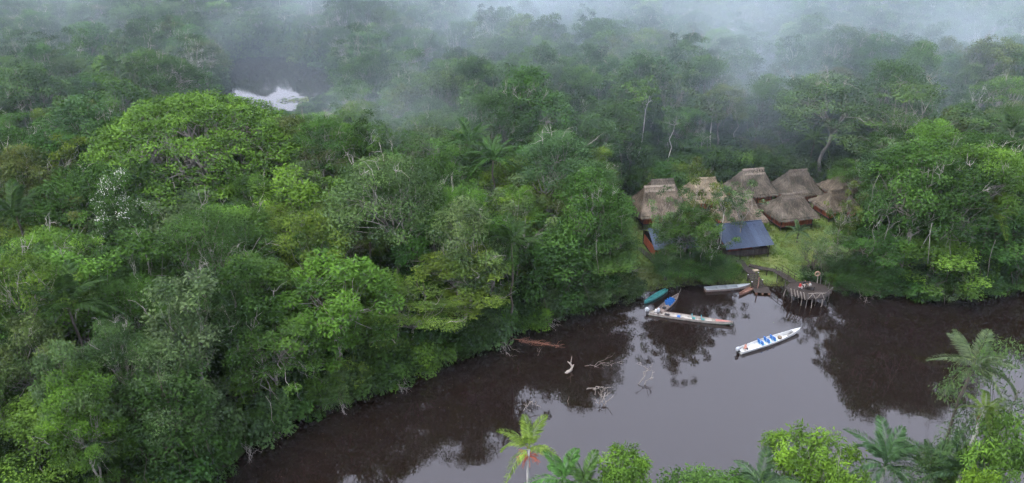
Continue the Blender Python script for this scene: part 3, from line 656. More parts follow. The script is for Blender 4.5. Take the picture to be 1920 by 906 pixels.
# floating landing stage
P = at_z(1428, 544, 0.25); e = empty('landing_stage', P, R_(-6), 'low dark plank landing stage floating at the foot of the steps', 'jetty')
for k in range(9): o = obj('plank', PLANK['darkwood'], e, (0.05 * rng.normal(), -0.95 + k * 0.24, 0.06)); o.scale = (2.6, 0.21, 0.05)
for x in (-1.0, 0, 1.0): fb = MB(); fb.tube([(x, -1.1, -0.12), (x, 0, -0.12), (x, 1.1, -0.12)], 0.16, 8); fb.build('float_log', M['rust'], e)
P = at_z(1417, 507, 1.45); sl = MB(); sl.box((0, 0, 0), (0.95, 0.7, 0.1)); sl.box((0, 0, 0.07), (0.8, 0.55, 0.04)); sl.build('sand_slab', M['concrete'], None, loc=P, rz=0.4, label='pale square slab on the grass between the two plank walks', cat='slab')
# leaning mooring boards by the steps
P = at_z(1420, 541, 0.3); mp_ = MB(); mp_.tube([(0, 0, -1), (0.05, 0, 0.8), (0.02, 0.05, 2.0)], 0.09, 7); mp_.build('mooring_post', M['rust'], None, loc=P, label='reddish mooring post standing by the landing stage', cat='post')
# deck
DC = at_z(1515, 543, 1.7); e = empty('viewing_deck', (DC[0], DC[1], 0), R_(4), 'eight-sided plank deck on stilts over the water with zigzag rail', 'deck')
Rd = 3.5; oct_ = np.array([(Rd * math.cos(R_(22.5 + 45 * k)), Rd * 0.86 * math.sin(R_(22.5 + 45 * k))) for k in range(8)])
def oct_span(y):
    xs = []
    for a, b in zip(oct_, np.roll(oct_, -1, 0)):
        if (a[1] <= y) != (b[1] <= y): xs.append(a[0] + (y - a[1]) / (b[1] - a[1]) * (b[0] - a[0]))
    return min(xs), max(xs)
y = oct_[:, 1].min() + 0.12
while y < oct_[:, 1].max() - 0.05:
    x0, x1 = oct_span(y); o = obj('plank', PLANK['darkwood'], e, ((x0 + x1) / 2, y, 1.7 + rng.normal() * 0.006)); o.scale = (x1 - x0, 0.2, 0.05); y += 0.235
for k in range(8):
    a, b2 = oct_[k], oct_[(k + 1) % 8]
    rb = MB(); rb.bar((*a * 0.97, 1.58), (*b2 * 0.97, 1.58), 0.1, 0.18); rb.build('rim_beam', M['darkwood'], e)
    sb = MB(); lean_ = a * rng.uniform(0.72, 1.02); sb.tube([(*lean_, -1.4), (*(a * rng.uniform(.86, 1.0)), 0.3), (*(a * 0.93), 1.55)], 0.075, 7); sb.build('stilt', M['greywood' if k % 3 else 'palewood'], e)
    for q in (0.33, 0.66):
        c_ = a + (b2 - a) * q; sb = MB(); sb.tube([(*(c_ * rng.uniform(0.45, 1.15)), -1.4), (*(c_ * 0.9), 1.55)], 0.06, 6); sb.build('brace', M['palewood' if rng.random() < .25 else 'greywood'], e)
    mid_ang = math.degrees(math.atan2(*((a + b2) / 2)[::-1])) % 360
    side = int(round(mid_ang / 45)) * 45 % 360
    if side in (180, 225, 270, 315, 0):                # rough railing round the water side
        mt = M['palewood' if side in (225, 270) else 'greywood']
        for q in (0.03, 0.5, 0.97):
            c_ = a + (b2 - a) * q; pb = MB(); t_ = 1.02 + rng.normal() * .02; pb.tube([(*c_, 1.5), (*(c_ * 1.01), 2.1), (*(c_ * t_), 2.62 + rng.normal() * .1)], 0.05, 6); pb.build('rail_post', M['greywood'], e)
        if side == 225:                                # stout leaning poles
            for q in (0.12, 0.32, 0.5, 0.7, 0.88):
                c_ = a + (b2 - a) * q; c2_ = a + (b2 - a) * (q - 0.16); pb = MB(); pb.tube([(*(c_ * 1.04), 1.45), (*((c_ + c2_) / 2 * 1.03), 2.05), (*(c2_ * 1.02), 2.6 + rng.normal() * .1)], 0.075, 6); pb.build('leaning_pole', mt, e)
        if side in (270, 315):
            rb = MB(); rb.tube([(*(a * 1.02), 2.58), (*((a + b2) / 2 * 1.02), 2.64), (*(b2 * 1.02), 2.55)], 0.045, 6); rb.build('handrail', mt, e)
            for q in range(4):
                u0, u1 = q / 4 + rng.normal() * .015, (q + 1) / 4 + rng.normal() * .015; z0_, z1_ = (1.6, 2.55) if q % 2 == 0 else (2.55, 1.6)
                c0 = a + (b2 - a) * u0; c1 = a + (b2 - a) * u1; zb = MB(); zb.tube([(*(c0 * 1.01), z0_), (*((c0 + c1) / 2 * 1.012), (z0_ + z1_) / 2), (*(c1 * 1.01), z1_ + rng.normal() * .08)], 0.05, 6); zb.build('zigzag_bar', mt, e)
# table on the deck
tb = empty('deck_table', (DC[0] + 0.15, DC[1] - 0.15, 1.725), 0.1, 'low dark table in the middle of the deck', 'table')
q = MB(); q.box((0, 0, 0.70), (1.3, 0.75, 0.06)); q.build('table_top', M['darkwood'], tb)
lg = MB(); lg.box((0, 0, 0.335), (0.08, 0.08, 0.67)); lgm = lg.mesh('leg', M['darkwood'])
for x in (-.55, .55):
    for y_ in (-.28, .28): obj('leg', lgm, tb, (x, y_, 0))
def stool(x, y, lb):
    s = empty('stool', (DC[0] + x, DC[1] + y, 1.725), rng.random(), lb, 'stool', 'stools round the deck table'); q = MB(); q.box((0, 0, 0.42), (0.4, 0.4, 0.05)); q.build('seat', M['greywood'], s)
    l2 = MB(); l2.box((0, 0, 0.197), (0.05, 0.05, 0.395)); l2m = l2.mesh('leg', M['greywood'])
    for a in (-.16, .16):
        for b2 in (-.16, .16): obj('leg', l2m, s, (a, b2, 0))
# lifebuoy stand
P = at_z(1529, 529, 1.7); e = empty('lifebuoy_stand', P, 0, 'orange-white lifebuoy ring hung on leaning posts behind the deck', 'lifebuoy')
q = MB(); a = np.linspace(0, 2 * math.pi, 25); q.tube(np.stack([0.36 * np.cos(a), 0 * a - 0.1, 1.55 + 0.36 * np.sin(a)], 1), 0.1, 8, caps=False); q.build('ring', M['buoy'], e, True)
for x, t in ((0.25, 0.12), (0.75, 0.2)): q = MB(); q.tube([(x + t, 0, -1.2), (x, 0, 0.6), (x - t, 0, 1.7)], 0.08, 7); q.build('post', M['palewood' if x < .5 else 'greywood'], e)

# ------------------------------------------------------------------ boats
def boat(stern, bow, beam, depth, label, outer, inner, rail, name='canoe', transom=0.7, bowrise=0.35, strake=None, seats=(), seat_mats=('blue', 'ltblue'), benches=(), motor=False, deck=0.0, zf=0.0, cat='boat'):
    """stern and bow tip at the waterline in the photo"""
    A = at_z(*stern, 0.25); B = at_z(*bow, 0.25 + bowrise * 0.6); v = (B - A)[:2]; L = float(np.linalg.norm(v)); ang = math.atan2(v[1], v[0])
    e = empty(name, (A[0], A[1], zf), ang, label, cat)
    n = 26; t = np.linspace(0, 1, n)
    hb = beam / 2 * np.where(t < 0.4, transom + (1 - transom) * np.sin(t / 0.4 * math.pi / 2), np.cos(np.clip((t - 0.4) / 0.6, 0, 1) * math.pi / 2) ** 0.72); hb[-1] = 0.02
    sheer = depth + bowrise * np.clip((t - 0.55) / 0.45, 0, 1) ** 2; keel = -0.14 + (bowrise * 0.9 + 0.14) * np.clip((t - 0.8) / 0.2, 0, 1) ** 2.2
    prof = np.array([(1.0, 1.0), (0.97, 0.72), (0.88, 0.38), (0.66, 0.1), (0.3, 0.0), (0, -0.02)]); prof = np.vstack([prof, prof[-2::-1] * [-1, 1]]); m = len(prof)
    def skin(inset, zin):
        V = []
        for i in range(n):
            for (w, h) in prof: V.append((t[i] * L, w * max(hb[i] - inset, 0.005), keel[i] + zin + (sheer[i] - keel[i] - zin) * max(h, 0)))
        return V
    hbm = MB(); F = [[i * m + j, i * m + j + 1, (i + 1) * m + j + 1, (i + 1) * m + j] for i in range(n - 1) for j in range(m - 1)]
    Vo, Vi = skin(0, 0), skin(0.05, 0.10)
    nlow = (2, 3, 4, 5, 6, 7)
    for j in range(m - 1):
        Fj = [f for k, f in enumerate(F) if k % (m - 1) == j]
        hbm.add(Vo, F4=[f[::-1] for f in Fj], mat=1 if (strake and j in nlow) else 0)
    hbm.add(Vi, F4=F, mat=2)
    hbm.add([Vo[j] for j in range(m)] + [(0.04, Vi[j][1], Vi[j][2]) for j in range(m)], F4=[[j, j + 1, m + j + 1, m + j] for j in range(m - 1)])
    hbm.add([Vo[j] for j in range(m)] , F3=[[0, j, j + 1] for j in range(1, m - 1)])
    hull = hbm.build('hull', [M[outer], M[strake or outer], M[inner]], e, True)
    for s, jj in ((1, 0), (-1, m - 1)):
        g = MB(); P_ = np.array([Vo[i * m + jj] for i in range(n)]); P_[:, 1] -= s * 0.02; P_[:, 2] += 0.015; g.tube(P_, 0.045, 6); g.build('gunwale', M[rail], e)
    if deck:
        i0 = int(n * (1 - deck)); V = []
        for i in range(i0, n): V += [(t[i] * L, hb[i] - .03, sheer[i] - 0.03), (t[i] * L, -hb[i] + .03, sheer[i] - 0.03)]
        d = MB(); d.add(V, F4=[[2 * k, 2 * k + 1, 2 * k + 3, 2 * k + 2] for k in range(n - i0 - 1)]); d.build('bow_deck', M[rail], e)
    fl = MB(); V = []
    for i in range(1, n - 5): V += [(t[i] * L, hb[i] * 0.8 - .05, 0.06), (t[i] * L, -hb[i] * 0.8 + .05, 0.06)]
    fl.add(V, F4=[[2 * k + 1, 2 * k + 3, 2 * k + 2, 2 * k] for k in range(n - 7)]); fl.build('floorboards', M[inner], e)
    for q in np.linspace(0.1, 0.86, 9):                # frames of the hull
        wq = float(np.interp(q, t, hb)); sq = float(np.interp(q, t, sheer)); kq = float(np.interp(q, t, keel)) + 0.1
        rbm = MB(); rbm.tube([(q * L, (wq - .06) * w_, kq + (sq - kq) * max(h_, 0) + .015) for w_, h_ in prof], 0.028, 5); rbm.build('rib', M[rail], e)
    W_ = lambda q: float(np.interp(q, t, hb)); S_ = lambda q: float(np.interp(q, t, sheer))
    for q in benches:
        bm_ = MB(); bm_.box((q * L, 0, S_(q) - 0.14), (0.28, 2 * W_(q) - 0.12, 0.04)); bm_.build('thwart', M[rail], e)
    for q, sides in seats:
        for sd in sides:
            sc = empty('seat', (0, 0, 0)); sc.parent = e; sc.location = (q * L, sd * W_(q) * 0.42, 0.06); w_ = min(0.5, W_(q) * 0.8)
            p = MB(); p.box((0.0, 0, 0.30), (0.46, w_, 0.06)); p.box((0, 0, 0.14), (0.3, w_ * .7, 0.26)); p.build('seat_pan', M[seat_mats[1]], sc)
            p = MB(); p.box((-0.26, 0, 0.58), (0.07, w_, 0.60), ry=-0.18); p.box((-0.21, 0, 0.45), (0.03, w_ * 0.8, 0.28), ry=-0.18); p.build('backrest', M[seat_mats[0]], sc)
    if motor:
        mo = empty('outboard_motor', (0, 0, 0)); mo.parent = e; mo.location = (-0.28, 0, depth)
        p = MB(); p.sphere((-0.05, 0, 0.38), (0.34, 0.22, 0.30), 12, 8); p.box((-0.05, 0, 0.16), (0.5, 0.34, 0.16)); p.build('cowl', M['motor'], mo, True)
        p = MB(); p.box((-0.02, 0, -0.25), (0.20, 0.10, 0.75)); p.box((0.16, 0, -0.02), (0.24, 0.22, 0.3)); p.sphere((-0.05, 0, -0.62), (0.28, 0.06, 0.07), 8, 6); p.build('leg', M['black'], mo)
        p = MB(); p.tube([(0.2, 0, 0.15), (0.5, 0.05, 0.22), (0.85, 0.08, 0.26)], 0.03, 6); p.build('tiller', M['black'], mo)
        p = MB()
        for k in range(3): p.box((-0.32, 0.09 * math.cos(k * 2.09), -0.62 + 0.09 * math.sin(k * 2.09)), (0.02, 0.07, 0.14), rx=k * 2.09 + 1.57)
        p.build('propeller', M['black'], mo)
    return e, L, A, ang
def in_boat(b, q, y, z):
    e, L, A, ang = b; c, s = math.cos(ang), math.sin(ang)
    return np.array([A[0] + q * L * c - y * s, A[1] + q * L * s + y * c, z])
b_white = boat((1386, 659), (1500, 618), 1.55, 0.42, 'white motor canoe with blue seats running on open water', 'white', 'white', 'white', 'motor_canoe', 0.75, 0.35, seats=((0.36, (-1, 1)), (0.46, (-1, 1)), (0.56, (-1, 1))), motor=True, deck=0.12)
b_long = boat((1217, 586), (1374, 606), 1.35, 0.40, 'long cream canoe with red bow moored across the other canoe', 'cream', 'cream', 'brownboat', 'long_canoe', 0.75, 0.25, 'greenpaint', seats=((0.54, (0,)), (0.65, (0,))), seat_mats=('teal_seat', 'teal'), benches=(0.2, 0.8), motor=True)
b_moor = boat((1236, 585), (1272, 553), 1.35, 0.42, 'brown moored canoe with blue seats under the shore trees', 'brownboat', 'brownboat', 'brownboat', 'moored_canoe', 0.85, 0.25, seats=((0.48, (-1, 1)), (0.58, (-1, 1)), (0.68, (-1, 1))), seat_mats=('blue', 'blue'), motor=True)
b_teal = boat((1250, 543), (1208, 567), 1.0, 0.34, 'small turquoise canoe at the left shore', 'teal', 'teal', 'teal', 'small_canoe', 0.5, 0.18, benches=(0.2, 0.4, 0.6, 0.78))
b_grey = boat((1322, 543), (1406, 535), 1.3, 0.42, 'pale grey boat pulled up under the drooping shore trees', 'brownboat', 'greyboat', 'greyboat', 'grey_boat', 0.8, 0.3, benches=(0.3, 0.5), deck=0.3)
b_dug = boat((1415, 537), (1386, 551), 0.8, 0.30, 'reddish dugout canoe beside the landing steps', 'rust', 'rust', 'rust', 'dugout_canoe', 0.4, 0.2, benches=(0.3, 0.6))
# red foredeck of the long canoe
e_, L_, A_, an_ = b_long; rd = MB(); rd.add([(L_ * .80, .34, .50), (L_ * .80, -.34, .50), (L_ * .985, -.03, .66), (L_ * .985, .03, .66)], F4=[[0, 1, 2, 3]]); rd.add([(L_ * .80, .34, .46), (L_ * .80, -.34, .46), (L_ * .985, -.03, .62), (L_ * .985, .03, .62)], F4=[[3, 2, 1, 0]]); rd.build('bow_deck', M['redpaint'], e_)
# loose gear in the boats
p = in_boat(b_white, 0.66, 0, 0.07); q = MB(); q.sphere((0, 0, 0.22), (0.30, 0.36, 0.26), 10, 7); q.sphere((0.1, 0.28, 0.12), (0.2, 0.2, 0.14), 8, 6); q.build('duffel_bag', M['canvas'], None, True, loc=p, rz=0.4, label='brown bag lying ahead of the seats in the white boat', cat='bag')
p = in_boat(b_white, 0.79, 0.2, 0.12); q = MB(); q.tube([(-0.7, 0, 0.1), (0, 0, 0.12), (0.55, 0, 0.14)], 0.025, 6); q.box((0.8, 0, 0.15), (0.5, 0.16, 0.02)); q.build('paddle', M['black'], None, loc=p, rz=b_white[3], label='dark paddle lying in the bow of the white boat', cat='paddle')
for (bt, qq, yy, mt, nm, lb, sz) in ((b_long, 0.22, 0.0, 'black', 'cargo_bag', 'dark bundle behind the boatman in the long canoe', (0.75, .5, .3)), (b_long, 0.36, 0.0, 'blue', 'storage_crate', 'blue crate amidships in the long canoe', (0.5, 0.4, 0.3)), (b_moor, 0.26, 0, 'black', 'fuel_box', 'black box near the stern of the brown moored canoe', (0.5, .45, .3))):
    p = in_boat(bt, qq, yy, 0.08); q = MB(); sx, sy, sz_ = sz
    for k, (f, z) in enumerate(((1, 0), (1.0, .8), (0.86, 1.0))): pass
    ring = lambda f, z: [(sx / 2 * f, sy / 2 * f, z * sz_), (-sx / 2 * f, sy / 2 * f, z * sz_), (-sx / 2 * f, -sy / 2 * f, z * sz_), (sx / 2 * f, -sy / 2 * f, z * sz_)]
    q.add(ring(0.92, 0) + ring(1, .15) + ring(1, .85) + ring(.9, 1), F4=[[4 * a + b2, 4 * a + (b2 + 1) % 4, 4 * a + 4 + (b2 + 1) % 4, 4 * a + 4 + b2] for a in range(3) for b2 in range(4)] + [[12, 13, 14, 15], [3, 2, 1, 0]])
    q.build(nm, M[mt], None, loc=p, rz=bt[3], label=lb, cat='bag' if 'bag' in nm else 'crate' if 'crate' in nm else 'box')

# ------------------------------------------------------------------ people
def capsule(mb, a, b, r0, r1, k=5, n=10):
    a = np.array(a, float); b = np.array(b, float); t = norm(b - a); P = [a - t * r0 * 0.9, a - t * r0 * 0.5]; R = [r0 * 0.35, r0 * 0.85]
    for u in np.linspace(0, 1, k): P.append(a + (b - a) * u); R.append(r0 + (r1 - r0) * u)
    P += [b + t * r1 * 0.5, b + t * r1 * 0.9]; R += [r1 * 0.85, r1 * 0.35]
    mb.tube(np.array(P), np.array(R), n)
def person(pos, rz, label, shirt, trousers, reach=0.0, arms='lap', seat=0.45, turn=0.0):
    """seated figure, facing local +x, hips at seat height; one continuous skin"""
    mb = MB(); hip = np.array([0, 0, seat + 0.10]); lean = 0.12
    ch = hip + [0.06 + lean * .4, 0, 0.30]; nk = hip + [0.08 + lean * .6, 0, 0.50]; hd = nk + [0.045, 0, 0.175]
    capsule(mb, hip + [0, -.07, 0], hip + [0, .07, 0], 0.125, 0.125); capsule(mb, hip, ch, 0.125, 0.15); capsule(mb, ch + [0, -.11, .09], ch + [0, .11, .09], 0.085, 0.085); capsule(mb, ch, ch + [0, 0, .1], 0.14, 0.11); capsule(mb, nk - [0, 0, .06], nk + [0.01, 0, .07], 0.058, 0.052)
    mb.sphere(hd, (0.098, 0.078, 0.118), 14, 10); capsule(mb, hd + [.09, 0, .0], hd + [.112, 0, -.03], 0.014, 0.018, 3, 6)
    mb.sphere(hd + [.045, 0, -.075], (0.05, 0.05, 0.045), 10, 7)
    for s in (-1, 1):
        mb.sphere(hd + [-.005, s * .08, -.005], (0.022, 0.014, 0.033), 8, 6)
        h0 = hip + [0.02, s * .09, 0]; kn = np.array([0.44, s * .13, seat + 0.06]); an = np.array([0.46 + .05 * s, s * .12, 0.09]); capsule(mb, h0, kn, 0.085, 0.058); capsule(mb, kn, an, 0.058, 0.04); capsule(mb, an + [-.03, 0, -.045], an + [.15, 0, -.055], 0.036, 0.03)
        sh = ch + [0.0, s * .175, .10]
        if arms == 'lap' or (arms == 'tiller' and s > 0): el = sh + [0.08, s * .07, -.26]; wr = el + [0.22, -s * .07, -.02]
        elif arms == 'tiller': el = sh + [-.16, s * .08, -.20]; wr = el + [-.22, s * .02, -.04]
        else: el = sh + [0.14, s * .06, -.22]; wr = el + [0.22, -s * .03, 0.08]
        capsule(mb, sh, el, 0.052, 0.040); capsule(mb, el, wr, 0.040, 0.028)
        f = norm(wr - el); sd = norm(np.cross(f, [0, 0, 1.0])); capsule(mb, wr, wr + f * .075, 0.030, 0.034, 3, 8)
        for k, ln in enumerate((0.062, 0.075, 0.07, 0.055)):
            b0 = wr + f * .085 + sd * (k - 1.5) * .021; b1 = b0 + f * ln * .55; capsule(mb, b0, b1, .0105, .010, 3, 6); capsule(mb, b1, b1 + f * ln * .35 - [0, 0, ln * .4], .010, .009, 3, 6)
        tb0 = wr + f * .025 + sd * s * .03; capsule(mb, tb0, tb0 + f * .045 + sd * s * .028 - [0, 0, .012], .0125, .010, 3, 6)
    tmp = bpy.data.objects.new('tmp_body', mb.mesh('tmp_body', M['skin'], True)); COL.objects.link(tmp)
    md = tmp.modifiers.new('skin', 'REMESH'); md.mode = 'VOXEL'; md.voxel_size = 0.012; md.use_smooth_shade = True
    dg = bpy.context.evaluated_depsgraph_get(); me = bpy.data.meshes.new_from_object(tmp.evaluated_get(dg), depsgraph=dg); bpy.data.objects.remove(tmp)
    me.name = 'person_body'; me.materials.clear()
    for k in ('skin', shirt, trousers, 'hair'): me.materials.append(M[k])
    nv = len(me.vertices); co = np.zeros(nv * 3, np.float32); me.vertices.foreach_get('co', co); co = co.reshape(-1, 3)
    cen = np.zeros(len(me.polygons) * 3, np.float32); me.polygons.foreach_get('center', cen); cen = cen.reshape(-1, 3)
    mi = np.zeros(len(cen), np.int32); z = cen[:, 2]
    body = (np.abs(cen[:, 1]) < .36) & (z > hip[2] + .02) & (z < nk[2] - .0) & ~((np.abs(cen[:, 1]) > .17) & (z < ch[2] - .12)); mi[body & (cen[:, 0] < ch[0] + .24)] = 1
    mi[(z <= hip[2] + .02) & (z > .12) & ~((z > seat + .18))] = 2
    hr = (z > hd[2] + .02) & ((cen[:, 0] < hd[0] + .055) | (z > hd[2] + .085)) | ((z > hd[2] - .08) & (cen[:, 0] < hd[0] - .03)); mi[hr] = 3
    mi[z <= .12] = 3
    me.polygons.foreach_set('material_index', mi)
    o = obj('person', me, None, pos, rz, label, 'person')
    return o
dz = 1.725
def on_deck(px, py): q = at_z(px, py, dz + 0.5); return q
for (px, py, rz, sh, tr_, lb, ar) in ((1499, 538, 0.3, 'shirt_red', 'trousers_pale', 'person in a red top and pale trousers seated left at the deck table', 'lap'), (1507, 533, -1.3, 'shirt_black', 'trousers_pale', 'dark-haired person in black seated behind the deck table', 'table'), (1520, 537, 3.0, 'shirt_grey', 'trousers', 'person in light grey seated right at the deck table', 'table')):
    q = on_deck(px, py); person((q[0], q[1], dz), rz, lb, sh, tr_, arms=ar, seat=0.45)
    stool(q[0] - DC[0], q[1] - DC[1], 'small wooden stool under ' + {'shirt_red': 'the person in red', 'shirt_black': 'the person in black', 'shirt_grey': 'the person in light grey'}[sh])
p = in_boat(b_white, 0.09, 0.05, 0.07); person(p, b_white[3], 'bare-shouldered person steering at the stern of the white boat', 'shirt_pink', 'trousers', arms='tiller', seat=0.30)
p = in_boat(b_long, 0.07, 0.05, 0.07); person(p, b_long[3], 'person in a white shirt at the stern of the long canoe', 'shirt_white', 'trousers', arms='tiller', seat=0.34)
for bt, qq, lb in ((b_white, 0.09, 'plank bench at the stern of the white boat'), (b_long, 0.07, 'plank bench at the stern of the long canoe')):
    p = in_boat(bt, qq, 0, 0.06); bnc = MB(); h_ = 0.27 if bt is b_white else 0.31; bnc.box((0, 0, h_ - .02), (0.32, 0.9, 0.05))
    for s in (-.36, .36): bnc.box((0, s, (h_ - .05) / 2), (0.26, 0.05, h_ - .05))
    o = bnc.build('stern_bench', M['cream'], bt[0]); o.matrix_world = o.matrix_world; o.location = (qq * bt[1], 0, 0.06)

# ------------------------------------------------------------------ dead wood in the river
def branchy(mb, base, tip, r, depth_, spread=0.7):
    P = curve(base, tip, 0.05, 0.22, 6); mb.tube(P, np.linspace(r, r * 0.45, 6), 6, var=rng.random())
    if depth_ <= 0: return
    L = np.linalg.norm(np.array(tip) - base)
    for k in range(3):
        i = rng.integers(2, 6); d = norm(norm(np.array(tip) - base) + rng.normal(size=3) * spread); d[2] *= 0.75
        branchy(mb, P[i], P[i] + d * L * rng.uniform(0.4, 0.65), r * 0.55, depth_ - 1, spread)
def snag(px, py, label, segs, r=0.09, dep=2, mat='deadwood', name='dead_branch', spread=.7):
    P = at_z(px, py, 0); mb = MB()
    for (dx, dy, z0, ex, ey, ez) in segs: branchy(mb, np.array([dx, dy, z0], float), np.array([ex, ey, ez], float) * 1.15, r * 0.85, dep, spread)
    return mb.build(name, M[mat], None, True, loc=P, label=label, cat='driftwood')
mb = MB()   # the pale twisted stump
mb.tube([(-0.9, -0.5, -0.5), (-0.35, -0.15, 0.05), (0.25, 0.1, 0.3), (0.45, 0.25, 0.9), (0.1, 0.35, 1.5), (-0.35, 0.45, 1.9)], [0.32, 0.3, 0.27, 0.22, 0.15, 0.08], 9, var=0.8)
mb.tube([(0.4, 0.2, 0.85), (0.62, 0.35, 1.15), (0.7, 0.4, 1.3)], [0.15, 0.12, 0.06], 7, var=0.5); mb.tube([(0.12, 0.35, 1.45), (0.25, 0.5, 2.2), (0.33, 0.55, 3.0)], [0.12, 0.08, 0.03], 7, var=0.9)
mb.build('pale_stump', M['deadwood'], None, True, scale=(.8, .8, .72), loc=at_z(1068, 697, 0), label='thick twisted pale stump sticking out of the river', cat='driftwood')
snag(1128, 762, 'fan of pale dead twigs rising from the river, nearest the centre', [(0, 0, -.4, -0.3, .8, 1.3), (0, 0, -.3, .5, 1.0, 1.0), (.1, 0, -.3, .9, .3, .8)], 0.07, 2)
snag(1112, 731, 'short white branch lying on the water above the twig fan', [(-.9, .1, -.1, 1.2, 0, .25), (0, 0, 0, .6, -.3, .5)], 0.09, 1)
snag(1206, 724, 'dark crooked branch with pale top standing in the river', [(-0.6, .4, -.1, 1.0, 1.2, 1.3), (0, .2, -.3, .9, .6, .7)], 0.085, 2)
snag(990, 772, 'small arching bare branch near the lower river edge', [(-.6, 0, -.2, .2, .4, 1.1), (.2, .4, 1.1, 1.0, .2, .7), (0, 0, -.3, .1, .3, .8)], 0.055, 1)
snag(1120, 688, 'tangle of fine grey twigs awash beside the stump', [(-1.8, .2, -.05, 1.4, .6, .25), (-.5, -.1, -.05, 1.6, .1, .25)], 0.04, 2, spread=.5)
snag(1008, 668, 'thin curled twig poking from the dark water', [(0, 0, -.2, .1, .2, .8)], 0.03, 1)
snag(1064, 760, 'single leaning dead stick in the river', [(-.15, -.2, -.5, .15, .25, 1.0)], 0.045, 0)
mb = MB()
for k in range(46):
    u = rng.random(); a = np.array([-2.6 + 5.4 * u, 0.9 - 1.3 * u + rng.normal() * .25, -0.03]); d = np.array([rng.uniform(.5, 1.6), rng.normal() * .6, rng.uniform(.0, .16)]); mb.tube(curve(a, a + d, 0.03, .2, 4), [0.04, .03, .02, .008], 5, var=rng.random())
mb.tube([(-3.2, 1.4, -.05), (0, .3, 0.04), (3.3, -.6, -.04)], [.06, .09, .03], 6)
mb.build('sunken_brush', M['wetwood'], None, loc=at_z(1004, 645, 0.04), label='raft of reddish brush floating at the left bank', cat='driftwood')
for (a, b2, lb) in (((1025, 680), (1064, 697), 'red-brown sunken log leading to the twisted stump'), ((1098, 728), (1122, 734), 'reddish sunken log under the short white branch')):
    A, B = at_z(*a, -0.32), at_z(*b2, -0.17); mb = MB(); mb.tube([A - A, (B - A) * .5 + [0, 0, .02], B - A], [0.07, 0.12, 0.14], 7); mb.build('sunken_log', M['wetwood'], None, True, loc=A, label=lb, cat='driftwood')
mb = MB()   # floating plants at the lagoon edge
for k in range(260):
    c = np.array([rng.normal() * 4.0, rng.normal() * 2.2, 0.03 + 0.1 * rng.random()]); a = rng.uniform(0, 6.28); w = rng.uniform(.25, .6)
    mb.add([c + [w * math.cos(a + k2 * 1.57), w * math.sin(a + k2 * 1.57), 0.05 * rng.normal()] for k2 in range(4)], F4=[[0, 1, 2, 3]], var=rng.random())
lp = mb.build('water_plants', M['leaf'], None, loc=at_z(572, 188, 0), kind='stuff', tint=(0.075, 0.09, 0.03))

for i, (px, py, dx, dy, h_, lb) in enumerate(((455, 850, 1.5, -1.2, 1.6, 'grey tangled limb leaning into the water at the lower left shore'), (515, 812, 1.2, -1.5, 1.2, 'fallen grey branch at the shore below the full tree'), (640, 765, 1.4, -1.4, 1.5, 'thin dead limb dipping into the river left of the bend'),
        (745, 722, 1.6, -1.0, 1.2, 'bare branch hanging over the water below the low spreading tree'), (940, 655, 1.4, -1.2, 1.4, 'thin bare limb dropping into the water by the floating brush'), (1025, 612, 1.5, -.8, .9, 'fine dead twigs at the bank right of the floating brush'), (1612, 555, 1.0, -1.6, 1.4, 'pale dead limb leaning out right of the deck'))):
    P = at_z(px, py, 0); mb = MB(); mt = 'deadwood' if i == 6 else 'bark'
    for k in range(3): branchy(mb, np.array([-dx * .8 + rng.normal() * .4, 1.6, h_ * rng.uniform(.8, 1.6)]), np.array([dx * rng.uniform(.3, 1), dy * rng.uniform(.5, 1.1), rng.uniform(-.4, .3)]), 0.05, 2, .6)
    mb.build('fallen_branch', M[mt], None, True, loc=P, label=lb, cat='branch')
mb = MB()
for k in range(150):
    u = rng.random(); q = bank_p(u) if False else RIVER[2 + int(u * 17)] + (RIVER[3 + int(u * 17)] - RIVER[2 + int(u * 17)]) * (u * 17 % 1); d = abs(rng.normal()) * 5 + .5
    c = np.array([q[0] + d * rng.uniform(.2, .8), q[1] - d, 0.006]); a = rng.uniform(0, 6.28); w = rng.uniform(.03, .09)
    mb.add([c + [w * math.cos(a), w * math.sin(a), 0], c + [-w * .5 * math.sin(a), w * .5 * math.cos(a), 0.004], c - [w * math.cos(a), w * math.sin(a), 0], c - [-w * .5 * math.sin(a), w * .5 * math.cos(a), 0.004]], F4=[[0, 1, 2, 3]], var=rng.random())
mb.build('floating_leaves', M['leaf'], None, kind='stuff', tint=(0.16, 0.14, 0.07))

def rope(a, b2, label, sag=0.25):
    a, b2 = np.array(a, float), np.array(b2, float); u = np.linspace(0, 1, 12)[:, None]; P = a + (b2 - a) * u; P[:, 2] -= sag * np.sin(np.pi * u[:, 0]); mb = MB(); mb.tube(P - a, 0.02, 5); mb.build('mooring_rope', M['cream'], None, True, loc=a, label=label, cat='rope')
q1 = in_boat(b_moor, 0.97, 0, 0.62); q2 = at_z(1277, 541, 0.5); rope(q1, q2, 'rope tying the brown moored canoe to the shore')

